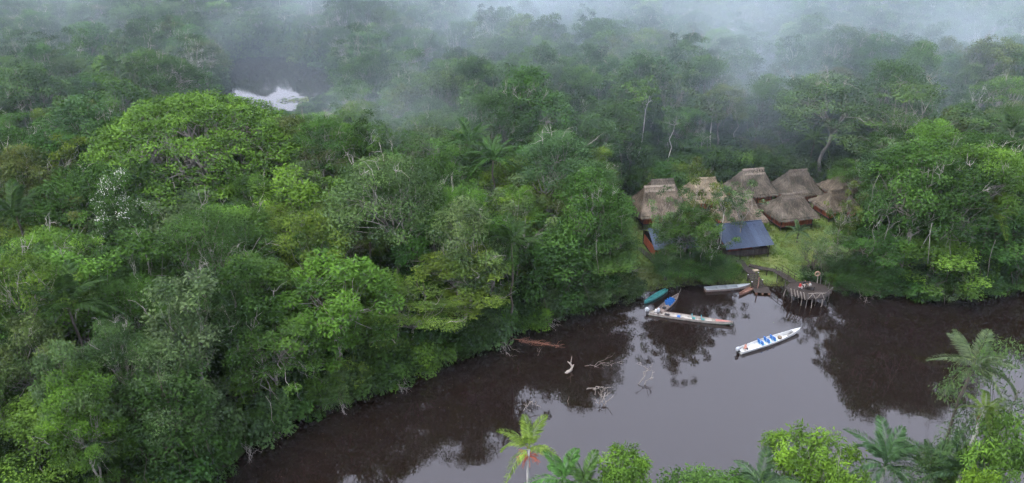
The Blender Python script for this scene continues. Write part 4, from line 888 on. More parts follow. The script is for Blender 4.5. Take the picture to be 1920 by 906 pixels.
# ------------------------------------------------------------------ trees singled out in the photo
giant = hero(345, 188, 425, 27.0, 'giant', (0.086, 0.164, 0.028), 'enormous bright green dome-crowned tree towering over the left forest', name='giant_tree', rz=0.6)
fl = hero(212, 328, 100, 24.5, 'pompom', 'mid', 'small tree topped with white blossom in front of the giant dome tree', name='flowering_tree', var=0)
B_ = MB(); pp = PROTO['pompom'][0]
for c in pp['C']:
    if c[2] > 13: leaves(B_, c + np.array([0, 0, 0.35]), 1.5, 85, 0.24, 0.55, 1.0, 0, 0.7)
bl = B_.build('blossom', M['blossom'], fl)
for a in [
    (40, 282, 150, 25, 'round', 'olive', 'olive-yellow tree at the left frame edge below the dark slope'),
    (140, 318, 200, 23, 'big', 'deep', 'dark green glossy broad tree left of the white-flowering tree'),
    (216, 384, 125, 20, 'round', 'blue-green', 'blue-green round tree just below the white-flowering tree'),
    (78, 430, 165, 21.5, 'dome', 'bright', 'bright green flat-topped tree left of centre at the left frame side'),
    (15, 475, 190, 24, 'dome', 'yellow-green', 'yellow-green layered tree cut by the left frame edge, mid-height'),
    (585, 275, 135, 22, 'feather', 'brown-green', 'brownish fine-leaved tree right of the giant dome tree'),
    (535, 325, 160, 22, 'pompom', 'bright', 'bright green rosette-leaved tree below the brownish fine-leaved tree'),
    (455, 395, 130, 20.5, 'round', 'mid', 'mid-green tree under the right edge of the giant dome tree'),
    (715, 296, 215, 26, 'dome', 'blue-green', 'pale blue-green umbrella tree with bare white limbs showing below'),
    (630, 355, 170, 21, 'tier', 'olive', 'olive layered tree left of the white-limbed umbrella tree'),
    (585, 405, 130, 21, 'pompom', 'yellow-green', 'light green tufted tree with grey forked trunk in mid-canopy'),
    (790, 398, 120, 18, 'pompom', 'jade', 'tufted tree on the long pale bough below the umbrella tree'),
    (375, 402, 240, 22.5, 'big', 'mid', 'broad mid-green tree crown in the centre of the left forest'),
    (335, 515, 165, 21.5, 'round', 'sage', 'sage green tree with upright crown above the left lower forest'),
    (620, 485, 190, 20, 'pompom', 'bright', 'bright tufted tree with long blades above the river bend'),
    (200, 602, 115, 19, 'dome', 'blue-green', 'small fresh flat-topped tree left of the sage crown'),
    (112, 648, 120, 20, 'pompom', 'sage', 'pale tufted tree with white trunk at lower left'),
    (135, 700, 140, 17.5, 'round', 'bright', 'bright green tree in front of the pale tufted tree at lower left'),
    (268, 650, 200, 19, 'feather', 'sage', 'grey-green drooping tree near the bottom of the left forest'),
    (500, 600, 190, 18.5, 'big', 'mid', 'mid-green full tree above the lower left shore'),
    (430, 500, 150, 20, 'round', 'deep', 'dark green tree right of the sage crown'),
    (290, 720, 180, 16, 'draped', 'deep', 'dark vine-draped tree at the bottom left by the shore'),
    (40, 600, 160, 19, 'big', 'olive', 'olive green tree at the left frame edge, lower third'),
    (880, 472, 175, 17, 'leafy', 'yellow-green', 'light yellow-green tree standing over the river bank'),
    (770, 520, 180, 16.5, 'tier', 'yellow-green', 'spreading yellow-green tree low over the river bend'),
    (870, 385, 150, 21, 'round', 'sage', 'sage tree below the mist in the middle of the picture'),
    (965, 335, 150, 22, 'open', 'sage', 'open-crowned tree with a bent white trunk over a dark gap'),
    (1045, 248, 160, 24, 'dome', 'blue-green', 'hazy blue-green umbrella tree right of the picture centre'),
    (1110, 322, 150, 21, 'big', 'jade', 'dense jade tree left of the thatched huts'),
    (1135, 425, 150, 17, 'round', 'mid', 'mid-green tree at the left edge of the lodge clearing'),
    (1050, 430, 150, 17, 'draped', 'jade', 'vine-covered tree above the inner river bend'),
    (930, 410, 120, 18, 'round', 'mid', 'mid-green tree left of the dark gap'),
    (1120, 500, 130, 11, 'feather', 'sage', 'grey-green drooping tree over the water left of the clearing'),
    (1730, 152, 260, 27, 'tier', 'blue-green', 'wide tiered blue-green tree with fanned pale limbs behind the right bank'),
    (1555, 140, 190, 25, 'dome', 'sage', 'hazy umbrella tree with crooked white trunk above the right huts'),
    (1150, 190, 140, -150, 'big', 'deep', 'dark green tree in the misty slope above the huts'),
    (1285, 205, 110, -158, 'big', 'jade', 'tall leafy tree left of the bare white trunks above the huts'),
    (1342, 165, 62, -158, 'slim', 'sage', 'slim white-trunked tree behind the huts, left of the pair'),
    (1392, 170, 60, -160, 'slim', 'blue-green', 'slim white-trunked tree behind the huts, right of the pair'),
    (1322, 215, 40, -155, 'bare', 'sage', 'bare dead white tree behind the left huts'),
    (1480, 205, 90, -160, 'pompom', 'blue-green', 'small tufted hazy tree straight above the rear hut'),
    (1322, 300, 105, 22, 'open', 'olive', 'thin olive tree with white stem standing among the left huts'),
    (1395, 335, 95, 15, 'open', 'sage', 'see-through tree with twisted white stems before the blue roof'),
    (1600, 340, 75, 17, 'open', 'olive', 'slim olive-topped tree with pale trunk at the right edge of the clearing'),
    (1690, 285, 110, 21.5, 'round', 'blue-green', 'blue-green tree overhanging the rightmost hut roof'),
    (1745, 268, 190, 24.5, 'big', 'mid', 'dense mid-green tree on the right bank with grey forked limbs'),
    (1865, 272, 170, 24.5, 'dome', 'bright', 'bright-topped tree at the right frame side'),
    (1805, 300, 190, 23, 'big', 'deep', 'dark full tree on the right bank below the bright-topped tree'),
    (1660, 430, 110, 12.5, 'pompom', 'jade', 'tufted young tree on the right bank beside the pale trunk'),
    (1765, 440, 170, 12.5, 'draped', 'bright', 'bright green vine-draped tree hanging over the right bank water'),
    (1888, 400, 150, 14, 'draped', 'jade', 'jade vine-draped tree at the right frame edge by the water'),
    (1625, 500, 110, 7, 'draped', 'deep', 'dark low tree beside the deck on the right bank'),
    (1850, 505, 120, 6.5, 'draped', 'mid', 'low leafy tree at the waterline near the right frame edge'),
    (1700, 512, 120, 7, 'feather', 'jade', 'drooping low tree over the water on the right bank'),
    (1528, 448, 120, 9, 'feather', 'sage', 'feathery low tree on the lawn in front of the palm'),
    (1560, 430, 100, 11, 'open', 'sage', 'thin grey-green tree at the right of the lawn'),
    (1288, 385, 105, 17, 'open', 'mid', 'open green tree on the shore in front of the left huts'),
    (1258, 425, 75, 12.5, 'feather', 'sage', 'feathery tree on the shore before the left blue roof'),
    (1340, 405, 95, 15.5, 'open', 'mid', 'drooping tree on the shore left of the blue roof'),
    (1285, 478, 150, 8.0, 'feather', 'jade', 'wide drooping tree over the moored boats'),
    (1262, 350, 90, 19.5, 'open', 'sage', 'tall airy tree with pale stem on the shore before the leftmost hut'),
    (1295, 388, 125, 16.0, 'big', 'mid', 'dense tall tree on the shore between the two blue roofs'),
    (1262, 475, 95, 9.5, 'round', 'mid', 'round mid-green tree on the shore above the teal canoe'),
    (1330, 482, 105, 8.0, 'draped', 'deep', 'low dark leafy tree on the shore above the pale grey boat'),
    (1345, 492, 110, 7.0, 'feather', 'sage', 'low drooping tree over the pale grey boat'),
]: hero(*a[:6], a[6])
for i, (x_, yy_, w_) in enumerate(((1360, 345, 60), )):
    hero(x_, yy_, 42, 16, 'slim', 'sage', 'thin pale-stemmed sapling between the left huts')

# ------------------------------------------------------------------ the near bank under the drone
def near(px, py, y, w, kind, tint, label, **kw):
    P = at_y(px, py, y); dep = P[1] * CP + (CAM_H - P[2]) * SP
    return plant(kind, P[0], P[1], P[2], w / 2 * dep / FPX, tint, label, **kw)
near(1532, 808, 45, 190, 'leafy', 'fresh', 'big lime-tipped leafy tree at the bottom edge, right of centre', rz=0.4)
near(1195, 856, 43, 180, 'leafy', 'bright', 'glossy branching tree at the bottom edge, centre')
near(1905, 640, 43, 250, 'feather', 'sage', 'crooked pale-limbed tree at the right frame edge in the foreground')
near(1890, 790, 41, 170, 'leafy', 'bright', 'bright leafy tree in the bottom right corner')
near(1770, 850, 42, 150, 'feather', 'yellow-green', 'low yellow-green tree beside the white palm trunk')
near(72, 735, 66, 60, 'slim', 'mid', 'slim white-trunked tree at bottom left, left of two')
near(128, 770, 63, 70, 'slim', 'bright', 'slim white-trunked tree at bottom left, right of two')
near(232, 775, 66, 60, 'slim', 'sage', 'thin white stem among dark foliage by the lower left shore')
near(1600, 892, 40, 120, 'round', 'bright', 'green crown just showing between the bottom right palms')
near(1850, 900, 38, 150, 'leafy', 'fresh', 'lime green crown cut by the bottom right frame edge')

# ------------------------------------------------------------------ palms
def frond_mesh(name, L, wid, n, arch, seed, dead=False):
    """feather leaf along +x: arched rib with two rows of narrow leaflets"""
    global rng
    keep = rng; rng = np.random.default_rng(seed)
    mb = MB(); t = np.linspace(0, 1, 10)
    rib = np.stack([L * t * (1 - 0.10 * t), 0 * t, L * (0.42 * t - arch * t ** 2.1)], 1)
    mb.tube(rib, np.linspace(0.045, 0.008, 10), 4, var=0.75)
    for s in (-1, 1):
        u = np.linspace(0.16, 0.99, n) + rng.normal(size=n) * 0.004
        P = np.stack([np.interp(u, t, rib[:, k]) for k in range(3)], 1)
        ln = wid * (np.sin(np.pi * np.clip(u * 0.9 + 0.08, 0, 1)) ** 0.6) * rng.uniform(0.85, 1.15, n)
        D = norm(np.stack([0.55 + 0.35 * u + rng.normal(size=n) * 0.08, s * np.ones(n), -0.1 - 0.35 * rng.random(n)], 1))
        E = P + D * ln[:, None]; E[:, 2] -= 0.22 * ln
        Mid = P + D * ln[:, None] * 0.5; w = np.stack([np.ones(n) * 0.035 * (1 + L / 6), np.zeros(n), rng.normal(size=n) * 0.02], 1)
        V = np.stack([P, Mid + w, E, Mid - w], 1).reshape(-1, 3)
        mb.add(V, F4=np.arange(4 * n).reshape(-1, 4), var=np.clip(rng.normal(0.45, 0.15, n), 0, 1))
    rng = keep
    return mb.mesh(name, M['deadfrond'] if dead else M['palm'])
FROND = [frond_mesh('frond_blade', 4.2, 0.95, 58, a, 5 + i) for i, a in enumerate((0.45, 0.62, 0.85, 1.1))]
FROND_DEAD = frond_mesh('dead_frond_blade', 3.4, 0.5, 34, 1.5, 77, True)
def palm(px, py, y=None, h=None, size=1.0, n=12, tint='mid', label='', trunk=0.13, white=True, steep=0.35, group=None, name='feather_palm', dead=0, fruit=False, crownshaft=True):
    """crown centre seen at (px, py), either y metres ahead or h metres up"""
    P = at_y(px, py, y) if y else at_z(px, py, h)
    z0 = g1(P[0], P[1]); e = empty(name, (P[0], P[1], z0), rng.uniform(0, 6.28), label, 'palm', group)
    H = max(P[2] - z0, 0.6)
    W = MB(); k = 9; path = curve((0, 0, -0.5), (0, 0, H), 0, 0.025, k); W.tube(path, np.linspace(trunk * 1.2, trunk, k), 8, var=0.5)
    for q in np.linspace(0.1, 0.95, int(H * 2.2)):                 # leaf-scar rings
        p_ = path[0] + (path[-1] - path[0]) * q
    W.build('trunk', M['bark_white' if white else 'bark_dark'], e, True)
    T = np.array(TINT[tint] if isinstance(tint, str) else tint)
    for i in range(n):
        a = i * 2.39996 + rng.normal() * 0.15; q = i / max(1, n - 1)          # young leaves upright, old ones hanging
        o = obj('frond', FROND[min(3, int(q * 4))], e, (0, 0, H - 0.05 * i / n), tint=T * rng.uniform(0.8, 1.25))
        o.rotation_euler = (0, -(1.0 - q) * (0.55 + steep) - 0.05 + rng.normal() * 0.06, a); o.scale = [size * rng.uniform(0.88, 1.1)] * 3
    for i in range(dead):
        o = obj('dead_frond', FROND_DEAD, e, (0, 0, H - 0.25)); o.rotation_euler = (0, 0.75 + 0.1 * rng.random(), 2.2 + i * 0.45 + rng.normal() * 0.1); o.scale = [size * 0.8] * 3
    if fruit:
        fb = MB()
        for _ in range(70):
            a = rng.uniform(0, 6.28); d = np.array([math.cos(a), math.sin(a), rng.uniform(-0.9, 0.35)]); d /= np.linalg.norm(d)
            s_ = np.array([0, 0, H - 0.75]); en = s_ + d * rng.uniform(0.6, 1.15)
            fb.tube(curve(s_, en, 0.2, 0.08, 4), 0.022, 4, var=rng.random(), caps=False)
        fb.build('fruit_stalk', M['fruit'], e)
    TREES.append((P[0], P[1], 2.0 * size))
    return e
palm(992, 842, y=47, size=0.72, n=9, tint=(0.17, 0.26, 0.045), label='yellow-green palm with red fruit stalks at the bottom edge', fruit=True, trunk=0.10, steep=0.6)
palm(1055, 905, y=44, size=0.8, n=9, tint=(0.08, 0.2, 0.05), label='green palm right of the red-fruited palm at the bottom edge', steep=0.75)
palm(1095, 915, y=44, size=0.75, n=8, tint=(0.09, 0.18, 0.05), label='green palm beside the glossy branching tree at the bottom edge', steep=0.75)
palm(1660, 872, y=43, size=0.85, n=13, tint=(0.05, 0.105, 0.05), label='dark green palm at the bottom edge right of the lime-tipped tree', steep=0.7)
palm(1745, 895, y=42, size=0.85, n=12, tint=(0.06, 0.12, 0.05), label='dark green palm at the bottom edge left of the white trunk', steep=0.7)
palm(1800, 890, y=41, size=0.8, n=11, tint=(0.055, 0.11, 0.06), label='grey-green palm at the bottom edge under the white trunk', steep=0.7)
palm(1425, 915, y=42, size=0.8, n=8, tint=(0.06, 0.11, 0.06), label='palm tips just showing at the bottom edge left of the lime-tipped tree', steep=0.7)
palm(1825, 690, y=44, size=0.76, n=13, tint=(0.095, 0.13, 0.072), label='tall grey-green palm in the foreground at right with arching fronds', trunk=0.11, white=False)
palm(1846, 770, y=42, size=0.42, n=10, tint=(0.10, 0.16, 0.03), label='white-trunked palm with a hanging skirt of dead brown fronds', trunk=0.15, dead=7, steep=0.2)
palm(1497, 437, h=3.2, size=0.62, n=11, tint=(0.075, 0.125, 0.06), label='young coconut palm standing on the lawn', white=False, trunk=0.12, steep=0.6)
for i, (px, py, h, s, tn, lb) in enumerate((
        (30, 405, 19, 1.35, 'deep', 'dark palm at the left frame edge under the dark green tree'), (128, 575, 18, 1.3, 'deep', 'dark palm in the gap left of the sage crown'),
        (75, 520, 18, 1.2, 'deep', 'dark palm behind the yellow-green layered tree'), (270, 350, 19, 1.3, 'deep', 'shadowed palm under the giant dome tree'),
        (215, 130, 21, 1.2, 'blue-green', 'hazy palm on the upper left slope, left of the pair'), (250, 140, 21, 1.2, 'sage', 'hazy palm on the upper left slope, right of the pair'),
        (880, 272, 20, 1.3, 'jade', 'palm in the misty mid-canopy, left of two'), (925, 300, 19, 1.2, 'jade', 'palm in the misty mid-canopy, right of two'),
        (1527, 262, -150, 0.95, 'bright', 'light green palm standing behind the thatched huts'), (1895, 255, 19, 1.2, 'blue-green', 'palm at the right frame edge above the bright-topped tree'),
        (1898, 360, 16, 1.2, 'mid', 'palm at the right frame edge on the bank'), (1860, 400, 14, 1.1, 'yellow-green', 'palm with yellowing fronds on the right bank'),
        (960, 455, 15, 1.1, 'deep', 'palm in the dark gap above the inner river bend'), (690, 440, 15, 1.1, 'deep', 'shadowed palm below the layered olive tree'))):
    palm(px, py, **({'h': h} if h > 0 else {'y': -h}), size=s, n=12, tint=tn, label=lb, white=False, steep=0.45)

# ------------------------------------------------------------------ the rest of the canopy, tree by tree out to the misty distance
def free_height(x, y, r, h):
    """tallest a filler may be without standing in front of the lagoon, the lodge clearing or the river"""
    px, pt = to_px(x, y, h); w = r * FPX / (y * CP + (CAM_H - h) * SP)
    lim = h
    def cap(row): return CAM_H - y * tan_dep(row)
    if px + w > 420 and px - w < 640 and y < 200: lim = min(lim, cap(222 if px < 600 else 190))
    if px + w > 1180 and px - w < 1630 and y < 150: lim = min(lim, cap(300 + (0 if y > 128 else 260)))
    if y < 56 and px > 880: lim = min(lim, cap(905))
    return lim
KINDS = ['round', 'big', 'dome', 'tier', 'pompom', 'slim', 'feather', 'open', 'bare']
KW = np.array([.24, .20, .11, .08, .10, .11, .06, .06, .04])
TNS = ['deep', 'mid', 'bright', 'yellow-green', 'olive', 'sage', 'blue-green', 'jade', 'brown-green']
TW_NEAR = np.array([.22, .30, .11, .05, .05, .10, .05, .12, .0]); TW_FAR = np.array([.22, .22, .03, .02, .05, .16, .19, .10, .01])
WORD = {'round': 'round-crowned', 'big': 'broad-crowned', 'dome': 'umbrella-crowned', 'tier': 'layered', 'pompom': 'tufted', 'slim': 'slim white-trunked', 'feather': 'drooping fine-leaved', 'open': 'open-crowned', 'bare': 'nearly bare', 'draped': 'vine-draped'}
N_FILL = 0
COLW = {'deep': 'dark green', 'mid': 'mid-green', 'bright': 'bright green', 'yellow-green': 'yellow-green', 'olive': 'olive', 'sage': 'grey-green', 'blue-green': 'blue-green', 'jade': 'jade green', 'brown-green': 'brownish'}
ANCHORS = [(345, 290, 'the giant dome tree'), (212, 345, 'the white-flowering tree'), (500, 165, 'the lagoon'), (715, 340, 'the white-limbed umbrella tree'), (585, 300, 'the brownish fine-leaved tree'),
           (335, 560, 'the sage upright tree'), (135, 720, 'the bright lower-left tree'), (268, 720, 'the grey-green drooping tree'), (620, 530, 'the bright tufted tree'), (880, 520, 'the yellow-green bank tree'),
           (965, 400, 'the bent white trunk'), (1045, 290, 'the hazy umbrella tree'), (1110, 370, 'the dense jade tree'), (1230, 370, 'the leftmost hut'), (1410, 330, 'the tall pale-ridged hut'), (1500, 330, 'the back centre hut'),
           (1600, 340, 'the rightmost hut'), (1730, 200, 'the wide tiered tree'), (1725, 330, 'the dense right-bank tree'), (1865, 310, 'the bright-topped right tree'), (1765, 520, 'the bright draped tree'), (1512, 545, 'the deck'),
           (45, 310, 'the olive left-edge tree'), (15, 520, 'the yellow-green left-edge tree'), (375, 450, 'the broad centre-left crown'), (500, 650, 'the full tree above the shore'), (1000, 640, 'the floating brush'), (770, 560, 'the low spreading tree'),
           (1390, 210, 'the white-trunk pair'), (1160, 210, 'the dark misty-slope tree'), (900, 290, 'the two misty palms'), (235, 150, 'the two hazy palms'), (1850, 790, 'the white palm trunk'), (1530, 850, 'the lime-tipped tree')]
USED = set()
def where(px, py):
    """place words relative to the nearest thing one can find in the photo"""
    best = sorted(ANCHORS, key=lambda a: math.hypot(a[0] - px, (a[1] - py) * 1.3))
    out_ = []
    for ax, ay, nm in best[:3]:
        dx, dy = px - ax, py - ay
        w = ('left of ' if dx < 0 else 'right of ') if abs(dx) > abs(dy) * 1.2 else ('behind ' if dy < 0 else 'in front of ')
        out_ += [w + nm]
    return out_
def unique_label(base, px, py):
    w = where(px, py)
    for t in [f'{base} {w[0]}', f'{base} just {w[0]}', f'{base} {w[1]}', f'{base} {w[0]}, also {w[1]}', f'{base} {w[2]}', f'{base} {w[1]}, also {w[2]}']:
        if t not in USED and len(t.split()) <= 16: USED.add(t); return t
    return f'{base} {w[0]}'
# ------------------------------------------------------------------ shrubs and vines leaning out over the banks
seg = far_bank; cum = np.concatenate([[0], np.cumsum(np.linalg.norm(np.diff(seg, axis=0), axis=1))])
def bank_pt(s): return np.array([np.interp(s, cum, seg[:, k]) for k in range(2)])
s_ = 0.0; nshr = 0
while s_ < cum[-1] + 1:
    p = bank_pt(s_); tdir = bank_pt(min(s_ + 1, cum[-1])) - bank_pt(max(0, s_ - 1)); nrm = norm(np.array([-tdir[1], tdir[0]]))    # landward
    px, py = to_px(p[0], p[1], 0)
    open_shore = 1185 < px < 1585
    if not open_shore:
        q = p + nrm * rng.uniform(0.3, 1.8)
        left = px < 1200
        h = rng.uniform(3.2, 6.0) if left else rng.uniform(2.5, 4.5)
        tn = ['deep', 'mid', 'jade', 'sage', 'bright'][rng.choice(5, p=[.3, .28, .22, .12, .08])]
        plant('shrub', q[0], q[1], h, rng.uniform(2.0, 3.1), tn, unique_label(f"{COLW[tn]} {'tall' if h > 4.6 else 'low'} shrub hanging over the water", px, py),
              'shrub', 'shrubs overhanging the left bank' if left else 'shrubs overhanging the right bank', 'bank_shrub')
        nshr += 1
    s_ += rng.uniform(1.9, 3.2)
for i, (px, py, lb) in enumerate(((1380, 505, 'bright green bush beside the boardwalk on the lawn'), (1580, 512, 'bush behind the lifebuoy post'), (1192, 535, 'grey-green bush at the shore left of the teal canoe'), (1160, 500, 'bush at the left edge of the lawn'))):
    P = at_z(px, py, 1.6); plant('shrub', P[0], P[1], 1.3 + [1.6, 2.2, 1.6, 2.6, 1.2][i], [0.8, 1.8, 1.5, 2.2, 1.4][i], ['fresh', 'mid', 'sage', 'sage', 'sage'][i], lb, 'shrub', None, 'bush')

cand = np.column_stack([rng.uniform(-165, 165, 26000), rng.uniform(28, 178, 26000)])
cand = cand[np.abs(cand[:, 0]) < 0.72 * (cand[:, 1] * CP + 40 * SP) + 7]
sh = shore(cand); cl = sd_poly(CLEARING, cand); cand = cand[(sh > 1.8) & (cl > 1.2)]
order = np.argsort(cand[:, 1] + rng.uniform(0, 25, len(cand)))
T0 = list(TREES)
for x, y in cand[order]:
    if N_FILL >= 232: break
    arr = np.array(TREES); d = np.hypot(arr[:, 0] - x, arr[:, 1] - y)
    if (d < 2.3 + 0.52 * np.minimum(arr[:, 2], 9)).any(): continue
    far_ = y > 125
    kind = KINDS[rng.choice(9, p=KW / KW.sum())]
    p0 = PROTO[kind][0]; s = rng.uniform(0.8, 1.15); h = p0['H'] * s * rng.uniform(0.85, 1.05); r = p0['r'] * s * 0.92
    if y < 60 and x > -20: h *= 0.8
    if shore(np.array([[x, y]]))[0] < 8 and kind != 'bare': kind = 'draped'; h = rng.uniform(8, 14); r = rng.uniform(3.4, 4.8)
    hc = free_height(x, y, r, h)
    if hc < h:
        if hc < 5: continue
        if hc < 11: kind = 'feather' if hc > 8 else 'shrub'; r = 2.6
        else: r *= max(0.6, hc / h)
        h = hc
    gd = math.hypot(x - giant.location[0], y - giant.location[1])
    if gd < 19 and y < giant.location[1] + 4: h = min(h, 12 + 0.15 * gd)
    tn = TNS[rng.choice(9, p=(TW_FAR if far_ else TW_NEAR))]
    px, _ = to_px(x, y, h)
    reg = 'in the misty back forest' if y > 128 else ('in the left forest' if px < 620 else 'in the forest above the river bend' if px < 1190 else 'on the right bank')
    cat = 'shrub' if kind == 'shrub' else 'tree'
    lb = unique_label(f"{COLW[tn]} {WORD.get(kind, 'low leafy')} {'shrub' if kind == 'shrub' else 'tree'}", *to_px(x, y, h * 0.8))
    plant(kind, x, y, h, r, tn, lb, cat, f'{cat}s {reg}', 'rainforest_shrub' if kind == 'shrub' else None)
    N_FILL += 1
print('trees', len(TREES), 'fill', N_FILL, 'last y', y, 'shrubs', nshr)
YLAST = y - 22

# ------------------------------------------------------------------ scattered masses (nobody could count them): far forest, undergrowth, grass
def scatter(name, protos, P, RZ, S, IDX, TN):
    """one object: copies of the given shapes on points (geometry nodes)"""
    me = bpy.data.meshes.new(name); me.from_pydata([tuple(p) for p in P], [], [])
    a = me.attributes.new('rot', 'FLOAT_VECTOR', 'POINT'); a.data.foreach_set('vector', np.column_stack([0 * RZ, 0 * RZ, RZ]).astype(np.float32).ravel())
    a = me.attributes.new('scl', 'FLOAT_VECTOR', 'POINT'); a.data.foreach_set('vector', np.asarray(S, np.float32).ravel())
    a = me.attributes.new('pick', 'INT', 'POINT'); a.data.foreach_set('value', np.asarray(IDX, np.int32))
    a = me.attributes.new('tint', 'FLOAT_VECTOR', 'POINT'); a.data.foreach_set('vector', np.asarray(TN, np.float32).ravel())
    ng = bpy.data.node_groups.new(name + '_scatter', 'GeometryNodeTree')
    ng.interface.new_socket('Geometry', in_out='INPUT', socket_type='NodeSocketGeometry'); ng.interface.new_socket('Geometry', in_out='OUTPUT', socket_type='NodeSocketGeometry')
    N = ng.nodes; gi = N.new('NodeGroupInput'); go = N.new('NodeGroupOutput'); iop = N.new('GeometryNodeInstanceOnPoints')
    jn = N.new('GeometryNodeJoinGeometry')
    for pr in protos:
        oi = N.new('GeometryNodeObjectInfo'); oi.inputs['Object'].default_value = pr; oi.inputs['As Instance'].default_value = True
        ng.links.new(oi.outputs['Geometry'], jn.inputs[0])
    def na(n_, ty):
        q = N.new('GeometryNodeInputNamedAttribute'); q.data_type = ty; q.inputs['Name'].default_value = n_; return q.outputs['Attribute']
    e2r = N.new('FunctionNodeEulerToRotation'); ng.links.new(na('rot', 'FLOAT_VECTOR'), e2r.inputs[0])
    ng.links.new(gi.outputs[0], iop.inputs['Points']); ng.links.new(jn.outputs[0], iop.inputs['Instance'])
    iop.inputs['Pick Instance'].default_value = True; ng.links.new(na('pick', 'INT'), iop.inputs['Instance Index'])
    ng.links.new(e2r.outputs[0], iop.inputs['Rotation']); ng.links.new(na('scl', 'FLOAT_VECTOR'), iop.inputs['Scale'])
    ng.links.new(iop.outputs[0], go.inputs[0])
    o = obj(name, me, kind='stuff'); md = o.modifiers.new('scatter', 'NODES'); md.node_group = ng
    return o
def proto_obj(p):
    mb = MB(); L_, W_ = p['L'], p['W']
    for src, mi in ((L_, 0), (W_, 1)):
        V = np.vstack(src.V)
        if src.F4: mb.add(V, F4=np.vstack(src.F4), mat=mi, var=np.concatenate(src.a4)); off = mb.n - len(V)
        if src.F3:
            F = np.vstack(src.F3) + (mb.n - len(V)); mb.F3.append(F); mb.m3.append(np.full(len(F), mi)); mb.a3.append(np.full(len(F), 0.5))
    return bpy.data.objects.new('shape_' + p['kind'], mb.mesh('shape_' + p['kind'], [M['leaf'], p['bark']]))
FAR = [(k, i) for k, n in (('round', 4), ('big', 3), ('dome', 2), ('tier', 2), ('pompom', 2), ('slim', 2), ('bare', 2), ('open', 2)) for i in range(n)]
far_obj = [proto_obj(PROTO[k][i]) for k, i in FAR]
cand = np.column_stack([rng.uniform(-400, 400, 26000), rng.uniform(60, 410, 26000)])
depth_ = cand[:, 1] * CP + 40 * SP
inw = np.abs(cand[:, 0]) < 0.72 * depth_ + 7
m_ = (np.abs(cand[:, 0]) < 0.95 * depth_ + 25) & ((cand[:, 1] > YLAST) | ~inw) & (shore(cand) > 2.0) & (cand[:, 1] > 112) & (sd_poly(CLEARING, cand) > 2.5)
cand = cand[m_]; keep_ = []; cell = {}
for i, (x, y) in enumerate(cand):
    dmin = 5.4 + 0.004 * y; k = (int(x // 8), int(y // 8))
    if all((cand[j][0] - x) ** 2 + (cand[j][1] - y) ** 2 > dmin * dmin for a in (-1, 0, 1) for b2 in (-1, 0, 1) for j in cell.get((k[0] + a, k[1] + b2), ())):
        arr = np.array(TREES)
        if y < YLAST + 50 and (np.hypot(arr[:, 0] - x, arr[:, 1] - y) < 2.3 + 0.55 * np.minimum(arr[:, 2], 9)).any(): continue
        cell.setdefault(k, []).append(i); keep_.append(i)
Pf = cand[keep_]; n = len(Pf)
idx = rng.integers(len(FAR), size=n); s = rng.uniform(0.8, 1.2, n); sz = s * rng.uniform(0.85, 1.1, n)
for i, (x, y) in enumerate(Pf):                      # keep the view onto the lagoon open
    p0 = PROTO[FAR[idx[i]][0]][FAR[idx[i]][1]]; px, _ = to_px(x, y, 0)
    if 1165 < px < 1640 and y < 151:                 # and onto the huts
        c_ = CAM_H - y * tan_dep(308); f = min(1, max(0.1, c_ / (p0['H'] * sz[i]))) if y > 140 else 0.1; sz[i] *= f; s[i] *= max(0.5, f)
    if 395 < px < 665 and y < 238 and not (px < 425 and y > 205):
        c_ = CAM_H - y * tan_dep(222); f = min(1, max(0.15, c_ / (p0['H'] * sz[i]))); sz[i] *= f; s[i] *= max(0.45, f)
pxf, _q = to_px(Pf[:, 0], Pf[:, 1], 0.0); sz = np.where((pxf > 370) & (pxf < 660) & (Pf[:, 1] > 285) & (Pf[:, 1] < 345), sz * 0.66, sz)
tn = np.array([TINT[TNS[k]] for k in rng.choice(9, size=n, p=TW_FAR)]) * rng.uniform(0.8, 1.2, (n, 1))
Zf = gz(Pf)
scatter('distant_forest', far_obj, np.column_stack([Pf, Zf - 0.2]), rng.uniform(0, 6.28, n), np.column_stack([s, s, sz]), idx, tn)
print('far trees', n)
und = [proto_obj(PROTO['shrub'][i]) for i in range(3)]
c2 = np.column_stack([rng.uniform(-190, 190, 7000), rng.uniform(30, 250, 7000)])
t_ = rng.random(900) * len(LAGOON); k_ = t_.astype(int); edge = LAGOON[k_] + (np.roll(LAGOON, -1, 0)[k_] - LAGOON[k_]) * (t_ - k_)[:, None] + rng.normal(size=(900, 2)) * 4
c2 = np.vstack([c2, edge])
c2 = c2[(np.abs(c2[:, 0]) < 0.8 * (c2[:, 1] * CP + 40 * SP) + 12)]
c2 = c2[(shore(c2) > 0.8) & (sd_poly(CLEARING, c2) > 0.6)]
bx_ = np.array([[*at_y(px, 330, yb)[:1], yb] for px, yb in [(p, (rng.uniform(139, 147) if p < 1290 else rng.uniform(147.5, 157))) for p in rng.uniform(1185, 1640, 170)]]); c2 = np.vstack([c2, bx_])     # thicket behind the huts
n = len(c2)
s = rng.uniform(0.6, 1.4, n) * (1 + 0.7 * ((np.abs(sd_poly(LAGOON, c2)) < 9) & (c2[:, 1] > 240)))
pxu, _q = to_px(c2[:, 0], c2[:, 1], 1.0)
s = np.where((pxu > 1170) & (pxu < 1600) & (c2[:, 1] < 128), s * 0.5, s); s = np.where((pxu > 395) & (pxu < 665) & (c2[:, 1] > 150) & (c2[:, 1] < 240), s * 0.45, s)
tn = np.array([TINT[TNS[k]] for k in rng.choice(9, size=n, p=TW_NEAR)]) * rng.uniform(0.7, 1.1, (n, 1))
scatter('undergrowth', und, np.column_stack([c2, gz(c2) - 0.3]), rng.uniform(0, 6.28, n), np.column_stack([s, s, s * rng.uniform(0.8, 1.5, n)]), rng.integers(3, size=n), tn)
gt = MB()
